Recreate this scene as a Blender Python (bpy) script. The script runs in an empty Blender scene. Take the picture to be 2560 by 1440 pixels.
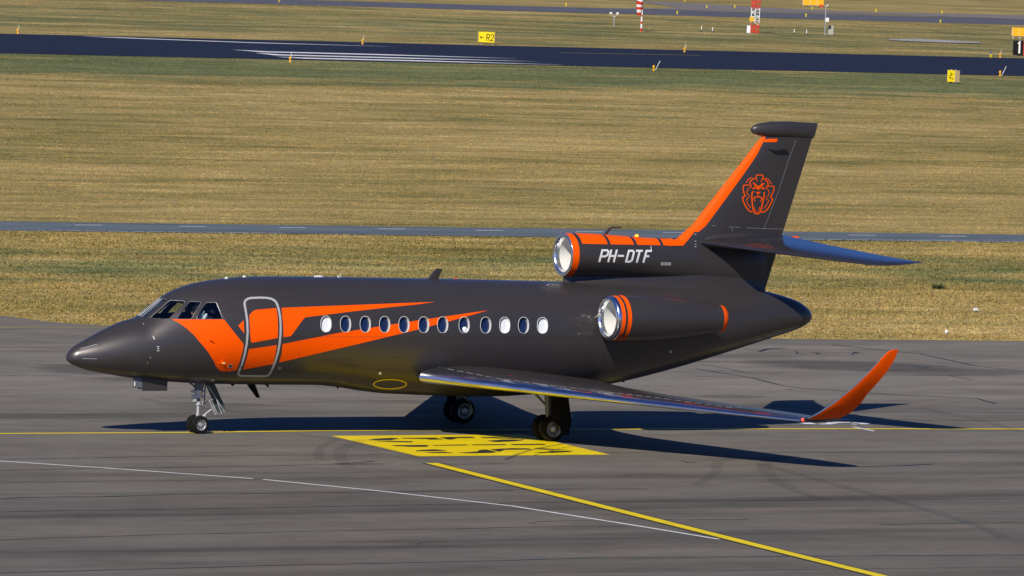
import bpy, bmesh, math, random
import numpy as np
from mathutils import Vector, Matrix
from mathutils.bvhtree import BVHTree
from mathutils.geometry import delaunay_2d_cdt
R = math.radians
S = bpy.context.scene
COL = S.collection

# ---------------------------------------------------------------- camera
TH, PIT, ROL, FPX = 0.486990, 0.0642447, 0.0399238, 16184.87
CAM = Vector((-58.8496, -133.7973, 13.1165))
_d = Vector((math.sin(TH)*math.cos(PIT), math.cos(TH)*math.cos(PIT), -math.sin(PIT)))
_r = Vector((math.cos(TH), -math.sin(TH), 0)); _u = _r.cross(_d)
_cx = _r*math.cos(ROL)+_u*math.sin(ROL); _cy = _u*math.cos(ROL)-_r*math.sin(ROL)
cam = bpy.data.cameras.new('camera'); camo = bpy.data.objects.new('camera', cam); COL.objects.link(camo)
cam.sensor_width = 36; cam.lens = FPX/2560*36; cam.clip_start = 1; cam.clip_end = 20000
camo.matrix_world = Matrix((( _cx.x,_cy.x,-_d.x,CAM.x),(_cx.y,_cy.y,-_d.y,CAM.y),(_cx.z,_cy.z,-_d.z,CAM.z),(0,0,0,1)))
S.camera = camo

# ---------------------------------------------------------------- light
SUNV = Vector((0.95, 0.90, -1.0)).normalized()
w = bpy.data.worlds.new("World"); S.world = w; w.use_nodes = True
nt = w.node_tree; bg = nt.nodes['Background']; sky = nt.nodes.new('ShaderNodeTexSky'); sky.sky_type = 'NISHITA'
sky.sun_disc = False
sky.sun_elevation = math.asin(-SUNV.z); sky.sun_rotation = math.atan2(-SUNV.x, -SUNV.y)
sky.air_density = 1.0; sky.dust_density = 0.3; sky.ozone_density = 4.0
tint = nt.nodes.new('ShaderNodeMix'); tint.data_type = 'RGBA'; tint.blend_type = 'MULTIPLY'; tint.inputs[0].default_value = 1
tint.inputs[7].default_value = (.42, .70, 1.30, 1)           # a deep, clean blue winter sky
nt.links.new(sky.outputs[0], tint.inputs[6]); nt.links.new(tint.outputs[2], bg.inputs[0]); bg.inputs[1].default_value = 0.055
sl = bpy.data.lights.new('sun', 'SUN'); sl.energy = 4.6; sl.angle = R(0.5); sl.color = (1, .93, .82)
slo = bpy.data.objects.new('sun', sl); COL.objects.link(slo); slo.rotation_euler = SUNV.to_track_quat('-Z', 'Y').to_euler()
S.view_settings.view_transform = 'Standard'; S.view_settings.look = 'None'
S.cycles.caustics_reflective = False; S.cycles.caustics_refractive = False
S.view_settings.exposure = 0.0; S.view_settings.gamma = 1.0

# ---------------------------------------------------------------- geometry of sight lines (used to find real positions)
def ray(px, py):
    return (_d + _cx*((px-1280)/FPX) - _cy*((py-720)/FPX)).normalized()
def gnd(px, py, z=0.0):
    v = ray(px, py); t = (z-CAM.z)/v.z; return CAM + v*t
def ony(px, py, y=0.0):
    v = ray(px, py); t = (y-CAM.y)/v.y; return CAM + v*t
def pxm(p):                                           # photo pixels per metre at a point
    return FPX/((Vector(p)-CAM).dot(_d))

# ---------------------------------------------------------------- node helpers / materials
def mat(name, col=(.5,.5,.5), rough=.5, metal=0.0, spec=.5, coat=0.0, coatr=.1):
    m = bpy.data.materials.new(name); m.use_nodes = True
    b = m.node_tree.nodes['Principled BSDF']
    b.inputs['Base Color'].default_value = (*col, 1); b.inputs['Roughness'].default_value = rough
    b.inputs['Metallic'].default_value = metal; b.inputs['Specular IOR Level'].default_value = spec
    b.inputs['Coat Weight'].default_value = coat; b.inputs['Coat Roughness'].default_value = coatr
    return m
class NT:
    def __init__(s, m): s.m = m; s.t = m.node_tree; s.b = s.t.nodes['Principled BSDF']
    def n(s, k, **kw):
        nd = s.t.nodes.new(k)
        for a, v in kw.items(): setattr(nd, a, v)
        return nd
    def l(s, a, b): s.t.links.new(a, b)
    def coord(s, sc=(1,1,1), rot=0, loc=(0,0,0)):
        g = s.n('ShaderNodeNewGeometry'); mp = s.n('ShaderNodeMapping'); s.l(g.outputs['Position'], mp.inputs[0])
        mp.inputs['Scale'].default_value = sc; mp.inputs['Rotation'].default_value = (0,0,rot); mp.inputs['Location'].default_value = loc
        return mp.outputs[0]
    def noise(s, vec, scale, det=3, rough=.55):
        n = s.n('ShaderNodeTexNoise'); n.inputs['Scale'].default_value = scale; n.inputs['Detail'].default_value = det
        n.inputs['Roughness'].default_value = rough; s.l(vec, n.inputs['Vector']); return n.outputs['Fac']
    def ramp(s, fac, stops):
        r = s.n('ShaderNodeValToRGB'); e = r.color_ramp.elements
        while len(e) < len(stops): e.new(.5)
        for i, (p, c) in enumerate(stops):
            e[i].position = p; e[i].color = (*c, 1) if isinstance(c, tuple) else (c, c, c, 1)
        s.l(fac, r.inputs[0]); return r.outputs[0]
    def mix(s, f, a, b, mode='MIX'):
        m = s.n('ShaderNodeMix', data_type='RGBA', blend_type=mode)
        for i, v in ((0, f), (6, a), (7, b)):
            if isinstance(v, (int, float)): m.inputs[i].default_value = v if i == 0 else (v,v,v,1)
            elif isinstance(v, tuple): m.inputs[i].default_value = (*v, 1)
            else: s.l(v, m.inputs[i])
        return m.outputs[2]
    def math(s, op, a, b=0.0, c=None, clamp=False):
        m = s.n('ShaderNodeMath', operation=op, use_clamp=clamp)
        for i, v in enumerate((a, b) if c is None else (a, b, c)):
            if isinstance(v, (int, float)): m.inputs[i].default_value = v
            else: s.l(v, m.inputs[i])
        return m.outputs[0]
    def bump(s, h, st, dist=.02):
        b = s.n('ShaderNodeBump'); b.inputs['Strength'].default_value = st; b.inputs['Distance'].default_value = dist
        s.l(h, b.inputs['Height']); s.l(b.outputs[0], s.b.inputs['Normal'])
    def col(s, c): s.l(c, s.b.inputs['Base Color'])

def paint(name, col, rough, metal, coat, var=.06):
    m = mat(name, col, rough, metal, .5, coat, .12); k = NT(m)
    f = k.noise(k.coord((.6, 2, 5)), 1.2, 4); g = k.noise(k.coord(), 30, 2)
    v = k.math('MULTIPLY_ADD', f, var*2, 1-var); v = k.math('MULTIPLY_ADD', g, var*.5, k.math('SUBTRACT', v, var*.25))
    mm = k.n('ShaderNodeMix', data_type='RGBA', blend_type='MULTIPLY'); mm.inputs[0].default_value = 1
    mm.inputs[6].default_value = (*col, 1); k.l(v, mm.inputs[7]); k.col(mm.outputs[2])
    k.l(k.math('MULTIPLY_ADD', f, .16, rough-.08), k.b.inputs['Roughness'])
    return m
M = {}
M['dark'] = paint('graphite_metallic_paint', (.060, .053, .054), .38, .35, .28)
M['gloss'] = paint('graphite_gloss_paint', (.10, .095, .105), .20, .75, .8)
M['orange'] = paint('orange_paint', (1.0, .100, .0), .5, 0, .0, .03)
M['orange'].node_tree.nodes['Principled BSDF'].inputs['Specular IOR Level'].default_value = .10
M['orange_dk'] = M['orange']
M['chrome'] = paint('polished_metal', (.90, .91, .92), .20, 1, 0, .02)
M['leadedge'] = paint('polished_leading_edge', (.78, .80, .84), .22, 1, 0, .03)
M['duct'] = mat('pale_duct_paint', (.80, .80, .78), .45)
M['white'] = mat('white_paint', (.78, .78, .77), .4)
M['silver'] = paint('silver_paint', (.50, .50, .51), .4, .2, 0, .03)
M['black'] = mat('black_rubber', (.012, .012, .013), .65)
M['tyre'] = mat('tyre_rubber', (.012, .011, .011), .85, 0, .15)
M['rim'] = paint('wheel_alloy', (.62, .61, .59), .35, .6, 0, .05)
M['rim_shaded'] = paint('main_wheel_alloy_shaded', (.22, .215, .21), .4, .5, 0, .05)  # darker copy of the wheel alloy, underwing shade put into its colour
M['steel'] = paint('gear_steel', (.68, .68, .69), .3, .4, 0, .06)
M['geargrey'] = mat('gear_grey_paint', (.16, .17, .20), .4, .3)
M['greenp'] = mat('door_inner_paint', (.05, .075, .07), .5)
M['interior'] = mat('cockpit_interior', (.02, .024, .034), .7)
M['navyglass'] = mat('dark_blue_cabin_glass', (.010, .022, .075), .08, 0, .8)
M['shade'] = mat('white_window_shade', (.78, .80, .84), .5)
M['red'] = mat('red_paint', (.62, .035, .012), .45)
M['orangesign'] = mat('amber_sign_paint', (.90, .46, .01), .45)
M['yellowsign'] = mat('yellow_sign_paint', (.85, .66, .0), .45)
M['creamsign'] = mat('cream_metal', (.85, .62, .28), .5)
M['blackpaint'] = mat('black_paint', (.010, .010, .012), .8, 0, .15)
M['skin'] = mat('skin', (.50, .22, .13), .5)
M['navycloth'] = mat('navy_cloth', (.05, .09, .16), .8)
M['cabinet'] = mat('pale_cabinet_paint', (.40, .39, .32), .6)
M['galv'] = mat('galvanised_steel', (.50, .50, .52), .45, .4)
M['soot'] = mat('sooty_metal', (.03, .03, .03), .5, .5)
def glow(name, col, st):
    m = mat(name, col, .3); b = m.node_tree.nodes['Principled BSDF']
    b.inputs['Emission Color'].default_value = (*col, 1); b.inputs['Emission Strength'].default_value = st; return m
M['redlamp'] = glow('lit_red_lamp', (1, .06, .03), 3.0)
M['amberlamp'] = glow('lit_amber_beacon', (1, .35, .0), 2.5)
M['whitelamp'] = glow('lit_white_lamp', (1, .95, .9), 4.0)
def glassmat(name, tint, f0=.07):
    m = bpy.data.materials.new(name); m.use_nodes = True; t = m.node_tree; t.nodes.clear()
    o = t.nodes.new('ShaderNodeOutputMaterial'); mx = t.nodes.new('ShaderNodeMixShader'); tr = t.nodes.new('ShaderNodeBsdfTransparent')
    gl = t.nodes.new('ShaderNodeBsdfGlossy'); lw = t.nodes.new('ShaderNodeLayerWeight'); pw = t.nodes.new('ShaderNodeMath'); pw.operation = 'POWER'; pw.inputs[1].default_value = 4
    t.links.new(lw.outputs['Facing'], pw.inputs[0]); fr = t.nodes.new('ShaderNodeMath'); fr.operation = 'MULTIPLY_ADD'; fr.inputs[1].default_value = .7; fr.inputs[2].default_value = f0; t.links.new(pw.outputs[0], fr.inputs[0])
    tr.inputs[0].default_value = (*tint, 1); gl.inputs['Roughness'].default_value = .03
    t.links.new(fr.outputs[0], mx.inputs[0]); t.links.new(tr.outputs[0], mx.inputs[1]); t.links.new(gl.outputs[0], mx.inputs[2]); t.links.new(mx.outputs[0], o.inputs[0])
    return m
M['glass_front'] = glassmat('windscreen_glass', (.60, .72, .78), .30)
M['glass'] = glassmat('cockpit_glass', (.78, .86, .88))

# ---------------------------------------------------------------- object helpers
def newobj(name, me, mats, parent=None):
    o = bpy.data.objects.new(name, me); COL.objects.link(o)
    for m in (mats if isinstance(mats, (list, tuple)) else [mats]): me.materials.append(m)
    if parent: o.parent = parent
    return o
def tag(o, label=None, cat=None, group=None, kind=None):
    if label: o['label'] = label
    if cat: o['category'] = cat
    if group: o['group'] = group
    if kind: o['kind'] = kind
    return o
def empty(name, loc=(0,0,0), rz=0, **k):
    o = bpy.data.objects.new(name, None); COL.objects.link(o); o.location = loc; o.rotation_euler = (0,0,rz); o.empty_display_size = .1
    return tag(o, **k)
class MB:
    """collects shapes into one mesh"""
    def __init__(s): s.v = []; s.f = []; s.mi = []; s.sm = []
    def add(s, V, F, mi=0, smooth=True):
        b = len(s.v); s.v += [tuple(v) for v in V]; s.f += [tuple(b+i for i in f) for f in F]
        s.mi += [mi]*len(F); s.sm += [smooth]*len(F); return s
    def box(s, c, d, mi=0, rot=None, taper=1.0):
        c = Vector(c); V = []
        for z in (-1, 1):
            k = taper if z > 0 else 1
            for x, y in ((-1,-1),(1,-1),(1,1),(-1,1)):
                p = Vector((x*d[0]/2*k, y*d[1]/2*k, z*d[2]/2))
                if rot is not None: p = rot @ p
                V.append(c+p)
        return s.add(V, [(3,2,1,0),(4,5,6,7),(0,1,5,4),(1,2,6,5),(2,3,7,6),(3,0,4,7)], mi, False)
    def tube(s, pts, rad, mi=0, n=10, cap=True, smooth=True):
        pts = [Vector(p) for p in pts]; rad = rad if isinstance(rad, (list, tuple)) else [rad]*len(pts)
        V = []; F = []; up = None
        for i, p in enumerate(pts):
            t = (pts[min(i+1, len(pts)-1)] - pts[max(i-1, 0)]).normalized()
            if up is None:
                up = Vector((0,0,1)) if abs(t.z) < .9 else Vector((1,0,0))
            a = t.cross(up).normalized(); b = a.cross(t).normalized(); up = b
            for k in range(n):
                q = 2*math.pi*k/n; V.append(p + (a*math.cos(q)+b*math.sin(q))*rad[i])
        for i in range(len(pts)-1):
            for k in range(n):
                k2 = (k+1) % n; F.append((i*n+k, i*n+k2, (i+1)*n+k2, (i+1)*n+k))
        if cap: F.append(tuple(range(n))[::-1]); F.append(tuple((len(pts)-1)*n+k for k in range(n)))
        return s.add(V, F, mi, smooth)
    def lathe(s, prof, o, ax, mi=0, n=32, mis=None, sy=1.0):
        """prof = (axial, radius) list, revolved round axis ax through o"""
        o = Vector(o); ax = Vector(ax).normalized(); u = Vector((0,0,1)) if abs(ax.z) < .9 else Vector((1,0,0))
        a = ax.cross(u).normalized(); b = a.cross(ax).normalized(); V = []
        for (h, r) in prof:
            for k in range(n):
                q = 2*math.pi*k/n; V.append(o + ax*h + (a*math.cos(q)*sy + b*math.sin(q))*r)
        for i in range(len(prof)-1):
            F = []
            for k in range(n):
                k2 = (k+1) % n; F.append((i*n+k, (i+1)*n+k, (i+1)*n+k2, i*n+k2))
            # faces appended with global offset below
            s._pend = getattr(s, '_pend', []); s._pend += [(f, mis[i] if mis else mi) for f in F]
        b0 = len(s.v); s.v += [tuple(v) for v in V]
        for f, m_ in s._pend: s.f.append(tuple(b0+i for i in f)); s.mi.append(m_); s.sm.append(True)
        s._pend = []
        return s
    def loft(s, secs, mi=0, closed_ends=True, ring=True):
        n = len(secs[0]); V = [p for sec in secs for p in sec]; F = []
        for i in range(len(secs)-1):
            for k in range(n if ring else n-1):
                k2 = (k+1) % n; F.append((i*n+k, i*n+k2, (i+1)*n+k2, (i+1)*n+k))
        if closed_ends: F.append(tuple(range(n))[::-1]); F.append(tuple((len(secs)-1)*n+k for k in range(n)))
        return s.add(V, F, mi, True)
    def build(s, name, mats, parent=None, ang=40):
        me = bpy.data.meshes.new(name); me.from_pydata(s.v, [], s.f)
        mats = mats if isinstance(mats, (list, tuple)) else [mats]
        me.polygons.foreach_set('material_index', s.mi); me.polygons.foreach_set('use_smooth', s.sm); me.update()
        me.validate()
        bm = bmesh.new(); bm.from_mesh(me); bmesh.ops.recalc_face_normals(bm, faces=bm.faces); bm.to_mesh(me); bm.free()
        if ang: me.set_sharp_from_angle(angle=R(ang))
        return newobj(name, me, mats, parent)
def copy_tree(o, parent=None):
    c = o.copy(); COL.objects.link(c); c.parent = parent
    for ch in list(o.children): copy_tree(ch, c)
    return c
def bvh(*objs):
    V = []; F = []
    for o in objs:
        b = len(V); V += [o.matrix_world @ v.co for v in o.data.vertices]; F += [tuple(b+i for i in p.vertices) for p in o.data.polygons]
    return BVHTree.FromPolygons(V, F)
def hit(tree, px, py, off=0.0):
    h = tree.ray_cast(CAM, ray(px, py))
    if h[0] is None: return None, None
    n = h[1]
    if n.dot(ray(px, py)) > 0: n = -n
    return h[0] + n*off, n
def inpoly(x, y, P):
    c = False; j = len(P)-1
    for i in range(len(P)):
        if (P[i][1] > y) != (P[j][1] > y) and x < (P[j][0]-P[i][0])*(y-P[i][1])/(P[j][1]-P[i][1])+P[i][0]: c = not c
        j = i
    return c
def tess(poly, holes=(), cx=25, cy=7):
    """2-D constrained triangulation of a polygon, minus holes, with a grid of inner points"""
    V = []; E = []
    def ringpts(P):
        b = len(V); out = []
        for i in range(len(P)):
            a, c = P[i], P[(i+1) % len(P)]
            k = max(1, int(max(abs(c[0]-a[0])/cx, abs(c[1]-a[1])/cy)))
            out += [(a[0]+(c[0]-a[0])*t/k, a[1]+(c[1]-a[1])*t/k) for t in range(k)]
        V.extend(out); E.extend([(b+i, b+(i+1) % len(out)) for i in range(len(out))])
    ringpts(poly)
    for h in holes: ringpts(h)
    xs = [p[0] for p in poly]; ys = [p[1] for p in poly]
    y = min(ys)+cy*.5
    while y < max(ys):
        x = min(xs)+cx*.5
        while x < max(xs):
            if inpoly(x, y, poly): V.append((x, y))
            x += cx
        y += cy
    r = delaunay_2d_cdt([Vector(v) for v in V], E, [], 0, 1e-5)
    nv = r[0]; T = []
    for f in r[2]:
        gx = sum(nv[i].x for i in f)/3; gy = sum(nv[i].y for i in f)/3
        if inpoly(gx, gy, poly) and not any(inpoly(gx, gy, h) for h in holes): T.append(tuple(f))
    return nv, T
def decal(mb, tree, poly, mi, off=.004, holes=(), cx=25, cy=7):
    nv, T = tess(poly, holes, cx, cy); P = []; ok = []
    for v in nv:
        h, n = hit(tree, v.x, v.y, off); P.append(h if h else Vector((0,0,0))); ok.append(h is not None)
    F = [t for t in T if all(ok[i] for i in t) and max((P[t[0]]-P[t[1]]).length, (P[t[1]]-P[t[2]]).length, (P[t[2]]-P[t[0]]).length) < 1.2]
    mb.add(P, F, mi, True)
def stroke(pts, wd, closed=False):
    """outline polygons (one quad per segment) of a pen line"""
    out = []; n = len(pts); seg = n if closed else n-1
    def off(i, s):
        a = pts[i-1] if (i > 0 or closed) else pts[i]; b = pts[i]; c = pts[(i+1) % n] if (i < n-1 or closed) else pts[i]
        d1 = Vector((b[0]-a[0], b[1]-a[1])); d2 = Vector((c[0]-b[0], c[1]-b[1]))
        if d1.length < 1e-6: d1 = d2
        if d2.length < 1e-6: d2 = d1
        d1.normalize(); d2.normalize(); t = (d1+d2); t.normalize(); nn = Vector((-t.y, t.x)); k = max(.45, abs(nn.dot(Vector((-d1.y, d1.x)))))
        ww = wd[i] if isinstance(wd, (list, tuple)) else wd
        return (b[0]+nn.x*s*ww/2/k, b[1]+nn.y*s*ww/2/k)
    for i in range(seg):
        j = (i+1) % n; out.append([off(i, 1), off(j, 1), off(j, -1), off(i, -1)])
    return out
def interp(tab, x):
    if x <= tab[0][0]: return tab[0][1]
    for (a, b), (c, d) in zip(tab, tab[1:]):
        if x <= c: return b+(d-b)*(x-a)/(c-a)
    return tab[-1][1]
def stretch(tab): return [(x+max(0, x-18.7)*.14, v) for x, v in tab]
def pchip(tab):
    xs = np.array([t[0] for t in tab], float); ys = np.array([t[1] for t in tab], float); h = np.diff(xs); d = np.diff(ys)/h
    m = np.zeros(len(xs)); m[0] = d[0]; m[-1] = d[-1]
    for i in range(1, len(xs)-1):
        m[i] = 0 if d[i-1]*d[i] <= 0 else (h[i-1]+h[i])*3/((2*h[i]+h[i-1])/d[i-1]+(h[i]+2*h[i-1])/d[i])
    def f(x):
        x = min(max(x, xs[0]), xs[-1]); i = min(int(np.searchsorted(xs, x, 'right'))-1, len(xs)-2); t = (x-xs[i])/h[i]
        return float((1+2*t)*(1-t)**2*ys[i]+t*(1-t)**2*h[i]*m[i]+t*t*(3-2*t)*ys[i+1]+t*t*(t-1)*h[i]*m[i+1])
    return f
exec_order = []
# ================================================================ GROUND
def grassmat(name, tuft):
    m = mat(name, (.2,.15,.07), .85, 0, .15); k = NT(m)
    big = k.noise(k.coord((.035, .10, 0), .05), 1, 3)
    mid = k.noise(k.coord((.22, .5, 0)), 1, 4, .6)
    fine = k.noise(k.coord((1, 1, 0)), 2.2, 4, .65)
    strk = k.noise(k.coord((.03, .8, 0), .02), 1, 3, .6)
    v = k.math('ADD', k.math('MULTIPLY', big, .34), k.math('ADD', k.math('MULTIPLY', strk, .15), k.math('ADD', k.math('MULTIPLY', mid, .32), k.math('MULTIPLY', fine, .18))))
    v0 = k.math('ADD', k.math('MULTIPLY', big, .36), k.math('ADD', k.math('MULTIPLY', mid, .36), k.math('MULTIPLY', fine, .28)))
    dry = k.ramp(v, [(.38, (.150, .132, .038)), (.45, (.262, .208, .066)), (.52, (.375, .275, .098)), (.60, (.50, .38, .16))])
    green = k.ramp(v, [(.38, (.078, .100, .034)), (.52, (.160, .172, .066)), (.62, (.26, .245, .10))])
    # where the sward is green: ditch band by the apron, verge beyond the road field, patches
    g = k.n('ShaderNodeNewGeometry'); sx = k.n('ShaderNodeSeparateXYZ'); k.l(g.outputs['Position'], sx.inputs[0])
    yy = k.math('ADD', sx.outputs[1], k.math('MULTIPLY', sx.outputs[0], .022))
    yy = k.math('ADD', yy, k.math('MULTIPLY', k.math('SUBTRACT', k.noise(k.coord((.3,.3,0)), 1, 2), .5), 5))
    mr = k.n('ShaderNodeMapRange'); mr.inputs[1].default_value = 0; mr.inputs[2].default_value = 500; k.l(yy, mr.inputs[0])
    def at(y): return y/500
    band = k.ramp(mr.outputs[0], [(at(0), .10), (at(46), .08), (at(52), .54), (at(61), .48), (at(66), .22), (at(90), .10), (at(150), .16), (at(208), .24), (at(236), .92), (at(256), .72), (at(268), .45), (at(300), .25), (at(330), .55), (at(380), .5), (at(420), .2)])
    # ramps allow many stops: patches modulate the band
    pn = k.noise(k.coord((.10, .22, 0), 0, (7, 3, 0)), 1, 3)
    gf = k.math('ADD', band, k.math('MULTIPLY_ADD', pn, 1.7, -.85), clamp=True)
    gf2 = k.ramp(gf, [(.30, 0.0), (.75, 1.0)])
    c = k.mix(gf2, dry, green)
    if tuft:
        at_ = k.n('ShaderNodeAttribute'); at_.attribute_name = 'rnd'
        vv = k.math('MULTIPLY_ADD', at_.outputs['Fac'], .18, .92)
        c = k.mix(1.0, c, vv, 'MULTIPLY')
    else:
        sp = k.noise(k.coord((1, .6, 0)), 9, 3, .7)
        c = k.mix(1.0, c, k.ramp(sp, [(.3, .78), (.7, 1.15)]), 'MULTIPLY')
        k.bump(sp, .25, .04)
    k.col(c); return m
M['grass'] = grassmat('dry_grass_ground', False); M['tuft'] = grassmat('dry_grass_blades', True)
mb = MB(); mb.add([(-3000,-1500,-.03),(4500,-1500,-.03),(4500,6000,-.03),(-3000,6000,-.03)], [(0,1,2,3)], 0, False)
tag(mb.build('ground', M['grass']), kind='structure')

def flat(name, pts, m, z, kind='structure', px=True):
    P = [gnd(*p) if px else Vector((p[0], p[1], 0)) for p in pts]; P = [(p.x, p.y, z) for p in P]
    mb = MB(); mb.add(P, [tuple(range(len(P)))], 0, False); o = mb.build(name, m)
    # triangulate concave outlines properly
    bm = bmesh.new(); bm.from_mesh(o.data); bmesh.ops.triangulate(bm, faces=bm.faces); bm.to_mesh(o.data); bm.free()
    if o.data.polygons[0].normal.z < 0: o.data.flip_normals()
    if kind: tag(o, kind=kind)
    return o
def smooth(pts, n=5):
    out = []
    for i in range(len(pts)-1):
        p0, p1, p2, p3 = pts[max(i-1,0)], pts[i], pts[i+1], pts[min(i+2, len(pts)-1)]
        for k in range(n):
            t = k/n; out.append(tuple(.5*(2*p1[j]+(p2[j]-p0[j])*t+(2*p0[j]-5*p1[j]+4*p2[j]-p3[j])*t*t+(3*p1[j]-p0[j]-3*p2[j]+p3[j])*t**3) for j in (0, 1)))
    return out+[pts[-1]]
def ribbonmb(mb, pts, wd, z, mi=0, px=True):
    P = [gnd(*p) if px else Vector((p[0], p[1], 0)) for p in pts]; Q = stroke([(p.x, p.y) for p in P], wd)
    for q in Q: mb.add([(a, b, z) for a, b in q], [(0,1,2,3)], mi, False)

# asphalt of the apron
stains = []   # cx, cy, rx, ry, strength
def st(px, py, rx, ry, s, rot=0):
    g = gnd(px, py); stains.append((g.x, g.y, rx, ry, s, rot))
st(250, 1290, 7, .35, .22); st(1500, 1272, 9, .28, .16); st(700, 1372, 6, .35, .24); st(1250, 1350, 5, .3, .18)
st(2350, 1240, 5, .4, .22); st(1850, 1250, 4, .45, .20); st(2000, 1330, 6, .5, .14); st(2420, 1128, 5, .4, .14)
st(2150, 915, 3.6, 2.0, .30, -.25); st(2400, 930, 3, 1.3, .22); st(1850, 890, 2.2, .8, .16); st(240, 925, 1.8, 1.8, .26, -.5); st(330, 948, 1.2, .8, .16)
st(560, 1010, 1.6, .35, .18, -.3); st(180, 1042, 7, .5, .24); st(1650, 1192, 6, .35, .16); st(350, 1186, 6, .5, .16)
st(1960, 1120, 4, .3, .10); st(900, 1160, .8, .25, .3); st(1830, 992, 1.2, .6, .2); st(700, 1230, 8, .3, .12); st(900, 1005, 3, .5, .14)
def asphalt(name, base, lanes, z=1.0):
    m = mat(name, base, .85, 0, .25); k = NT(m)
    n1 = k.noise(k.coord((.10, .55, 0), .0), 1, 5, .6); n2 = k.noise(k.coord((1.2, 5, 0)), 1, 4, .6); n3 = k.noise(k.coord((1, 1, 0)), 28, 2, .7)
    n4 = k.noise(k.coord((.35, .8, 0), .4, (3, 9, 0)), 1, 3)
    v = k.math('ADD', k.math('MULTIPLY', n1, .45), k.math('ADD', k.math('MULTIPLY', n2, .25), k.math('MULTIPLY', n4, .30)))
    b = base
    c = k.ramp(v, [(.36, tuple(x*.66 for x in b)), (.5, b), (.63, tuple(x*1.28 for x in b))])
    c = k.mix(1.0, c, k.ramp(n3, [(.28, .62), (.5, 1.0), (.72, 1.45)]), 'MULTIPLY')
    hue = k.noise(k.coord((.25, .9, 0), 0, (20, 5, 0)), 1, 2)
    c = k.mix(1.0, c, k.ramp(hue, [(.35, (.96, 1.0, 1.0)), (.65, (1.04, .99, .96))]), 'MULTIPLY')
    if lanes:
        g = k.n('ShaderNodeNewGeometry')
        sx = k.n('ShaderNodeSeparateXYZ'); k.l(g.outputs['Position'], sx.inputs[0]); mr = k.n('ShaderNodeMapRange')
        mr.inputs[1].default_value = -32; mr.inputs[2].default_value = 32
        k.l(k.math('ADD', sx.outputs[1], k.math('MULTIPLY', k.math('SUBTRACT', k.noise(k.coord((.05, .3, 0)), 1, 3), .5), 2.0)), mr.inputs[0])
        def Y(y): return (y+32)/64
        # paving lanes and dark seams; grazing-light brightening of the far side painted in
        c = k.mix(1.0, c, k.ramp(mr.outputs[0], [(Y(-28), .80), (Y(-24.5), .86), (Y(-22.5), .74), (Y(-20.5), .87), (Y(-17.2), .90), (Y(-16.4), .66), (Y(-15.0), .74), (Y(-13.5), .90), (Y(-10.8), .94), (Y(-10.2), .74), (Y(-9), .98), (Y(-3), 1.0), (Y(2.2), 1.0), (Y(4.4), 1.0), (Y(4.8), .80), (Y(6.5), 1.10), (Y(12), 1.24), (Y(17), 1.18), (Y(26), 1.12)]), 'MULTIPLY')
        for (cx, cy, rx, ry, s_, rot) in stains:
            mp = k.n('ShaderNodeMapping'); mp.vector_type = 'TEXTURE'; mp.inputs['Location'].default_value = (cx, cy, 0)
            mp.inputs['Rotation'].default_value = (0, 0, rot); mp.inputs['Scale'].default_value = (rx, ry, 1)
            k.l(g.outputs['Position'], mp.inputs[0])
            gr = k.n('ShaderNodeTexGradient', gradient_type='SPHERICAL'); 
            ad = k.n('ShaderNodeVectorMath', operation='ADD'); nn = k.n('ShaderNodeTexNoise'); nn.inputs['Scale'].default_value = 1.3; nn.inputs['Detail'].default_value = 4
            k.l(mp.outputs[0], nn.inputs['Vector']); sb = k.n('ShaderNodeVectorMath', operation='MULTIPLY_ADD')
            k.l(nn.outputs['Color'], sb.inputs[0]); sb.inputs[1].default_value = (.9,.9,0); sb.inputs[2].default_value = (-.45,-.45,0)
            k.l(mp.outputs[0], ad.inputs[0]); k.l(sb.outputs[0], ad.inputs[1]); k.l(ad.outputs[0], gr.inputs[0])
            f = k.math('MULTIPLY', k.ramp(gr.outputs['Fac'], [(0, 0.0), (.35, 1.0)]), min(.8, s_*2.0))
            c = k.mix(f, c, tuple(x*.30 for x in b))
    k.col(c); k.bump(n3, .25, .01); return m
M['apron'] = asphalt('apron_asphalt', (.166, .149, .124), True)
M['road'] = asphalt('road_asphalt', (.115, .142, .165), False)
M['runway'] = asphalt('runway_asphalt', (.011, .016, .038), False)
M['taxi'] = asphalt('taxiway_asphalt', (.105, .108, .135), False)
M['taxi2'] = asphalt('taxiway_shoulder_asphalt', (.20, .18, .17), False)
apron_px = [(0,789),(60,796),(110,803),(180,809),(250,813),(330,815.5),(2000,847.5),(2560,852.5)]
P = [gnd(*p) for p in apron_px]
left = P[0] + (P[0]-P[1])*6 + Vector((0, 2, 0)); rgt = P[-1] + (P[-1]-P[-2])*6
pts = [(left.x, left.y)] + [(p.x, p.y) for p in P] + [(rgt.x, rgt.y), (rgt.x, -160), (left.x-60, -160), (left.x-60, left.y+3)]
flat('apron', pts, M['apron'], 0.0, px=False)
APR = pts
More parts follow.
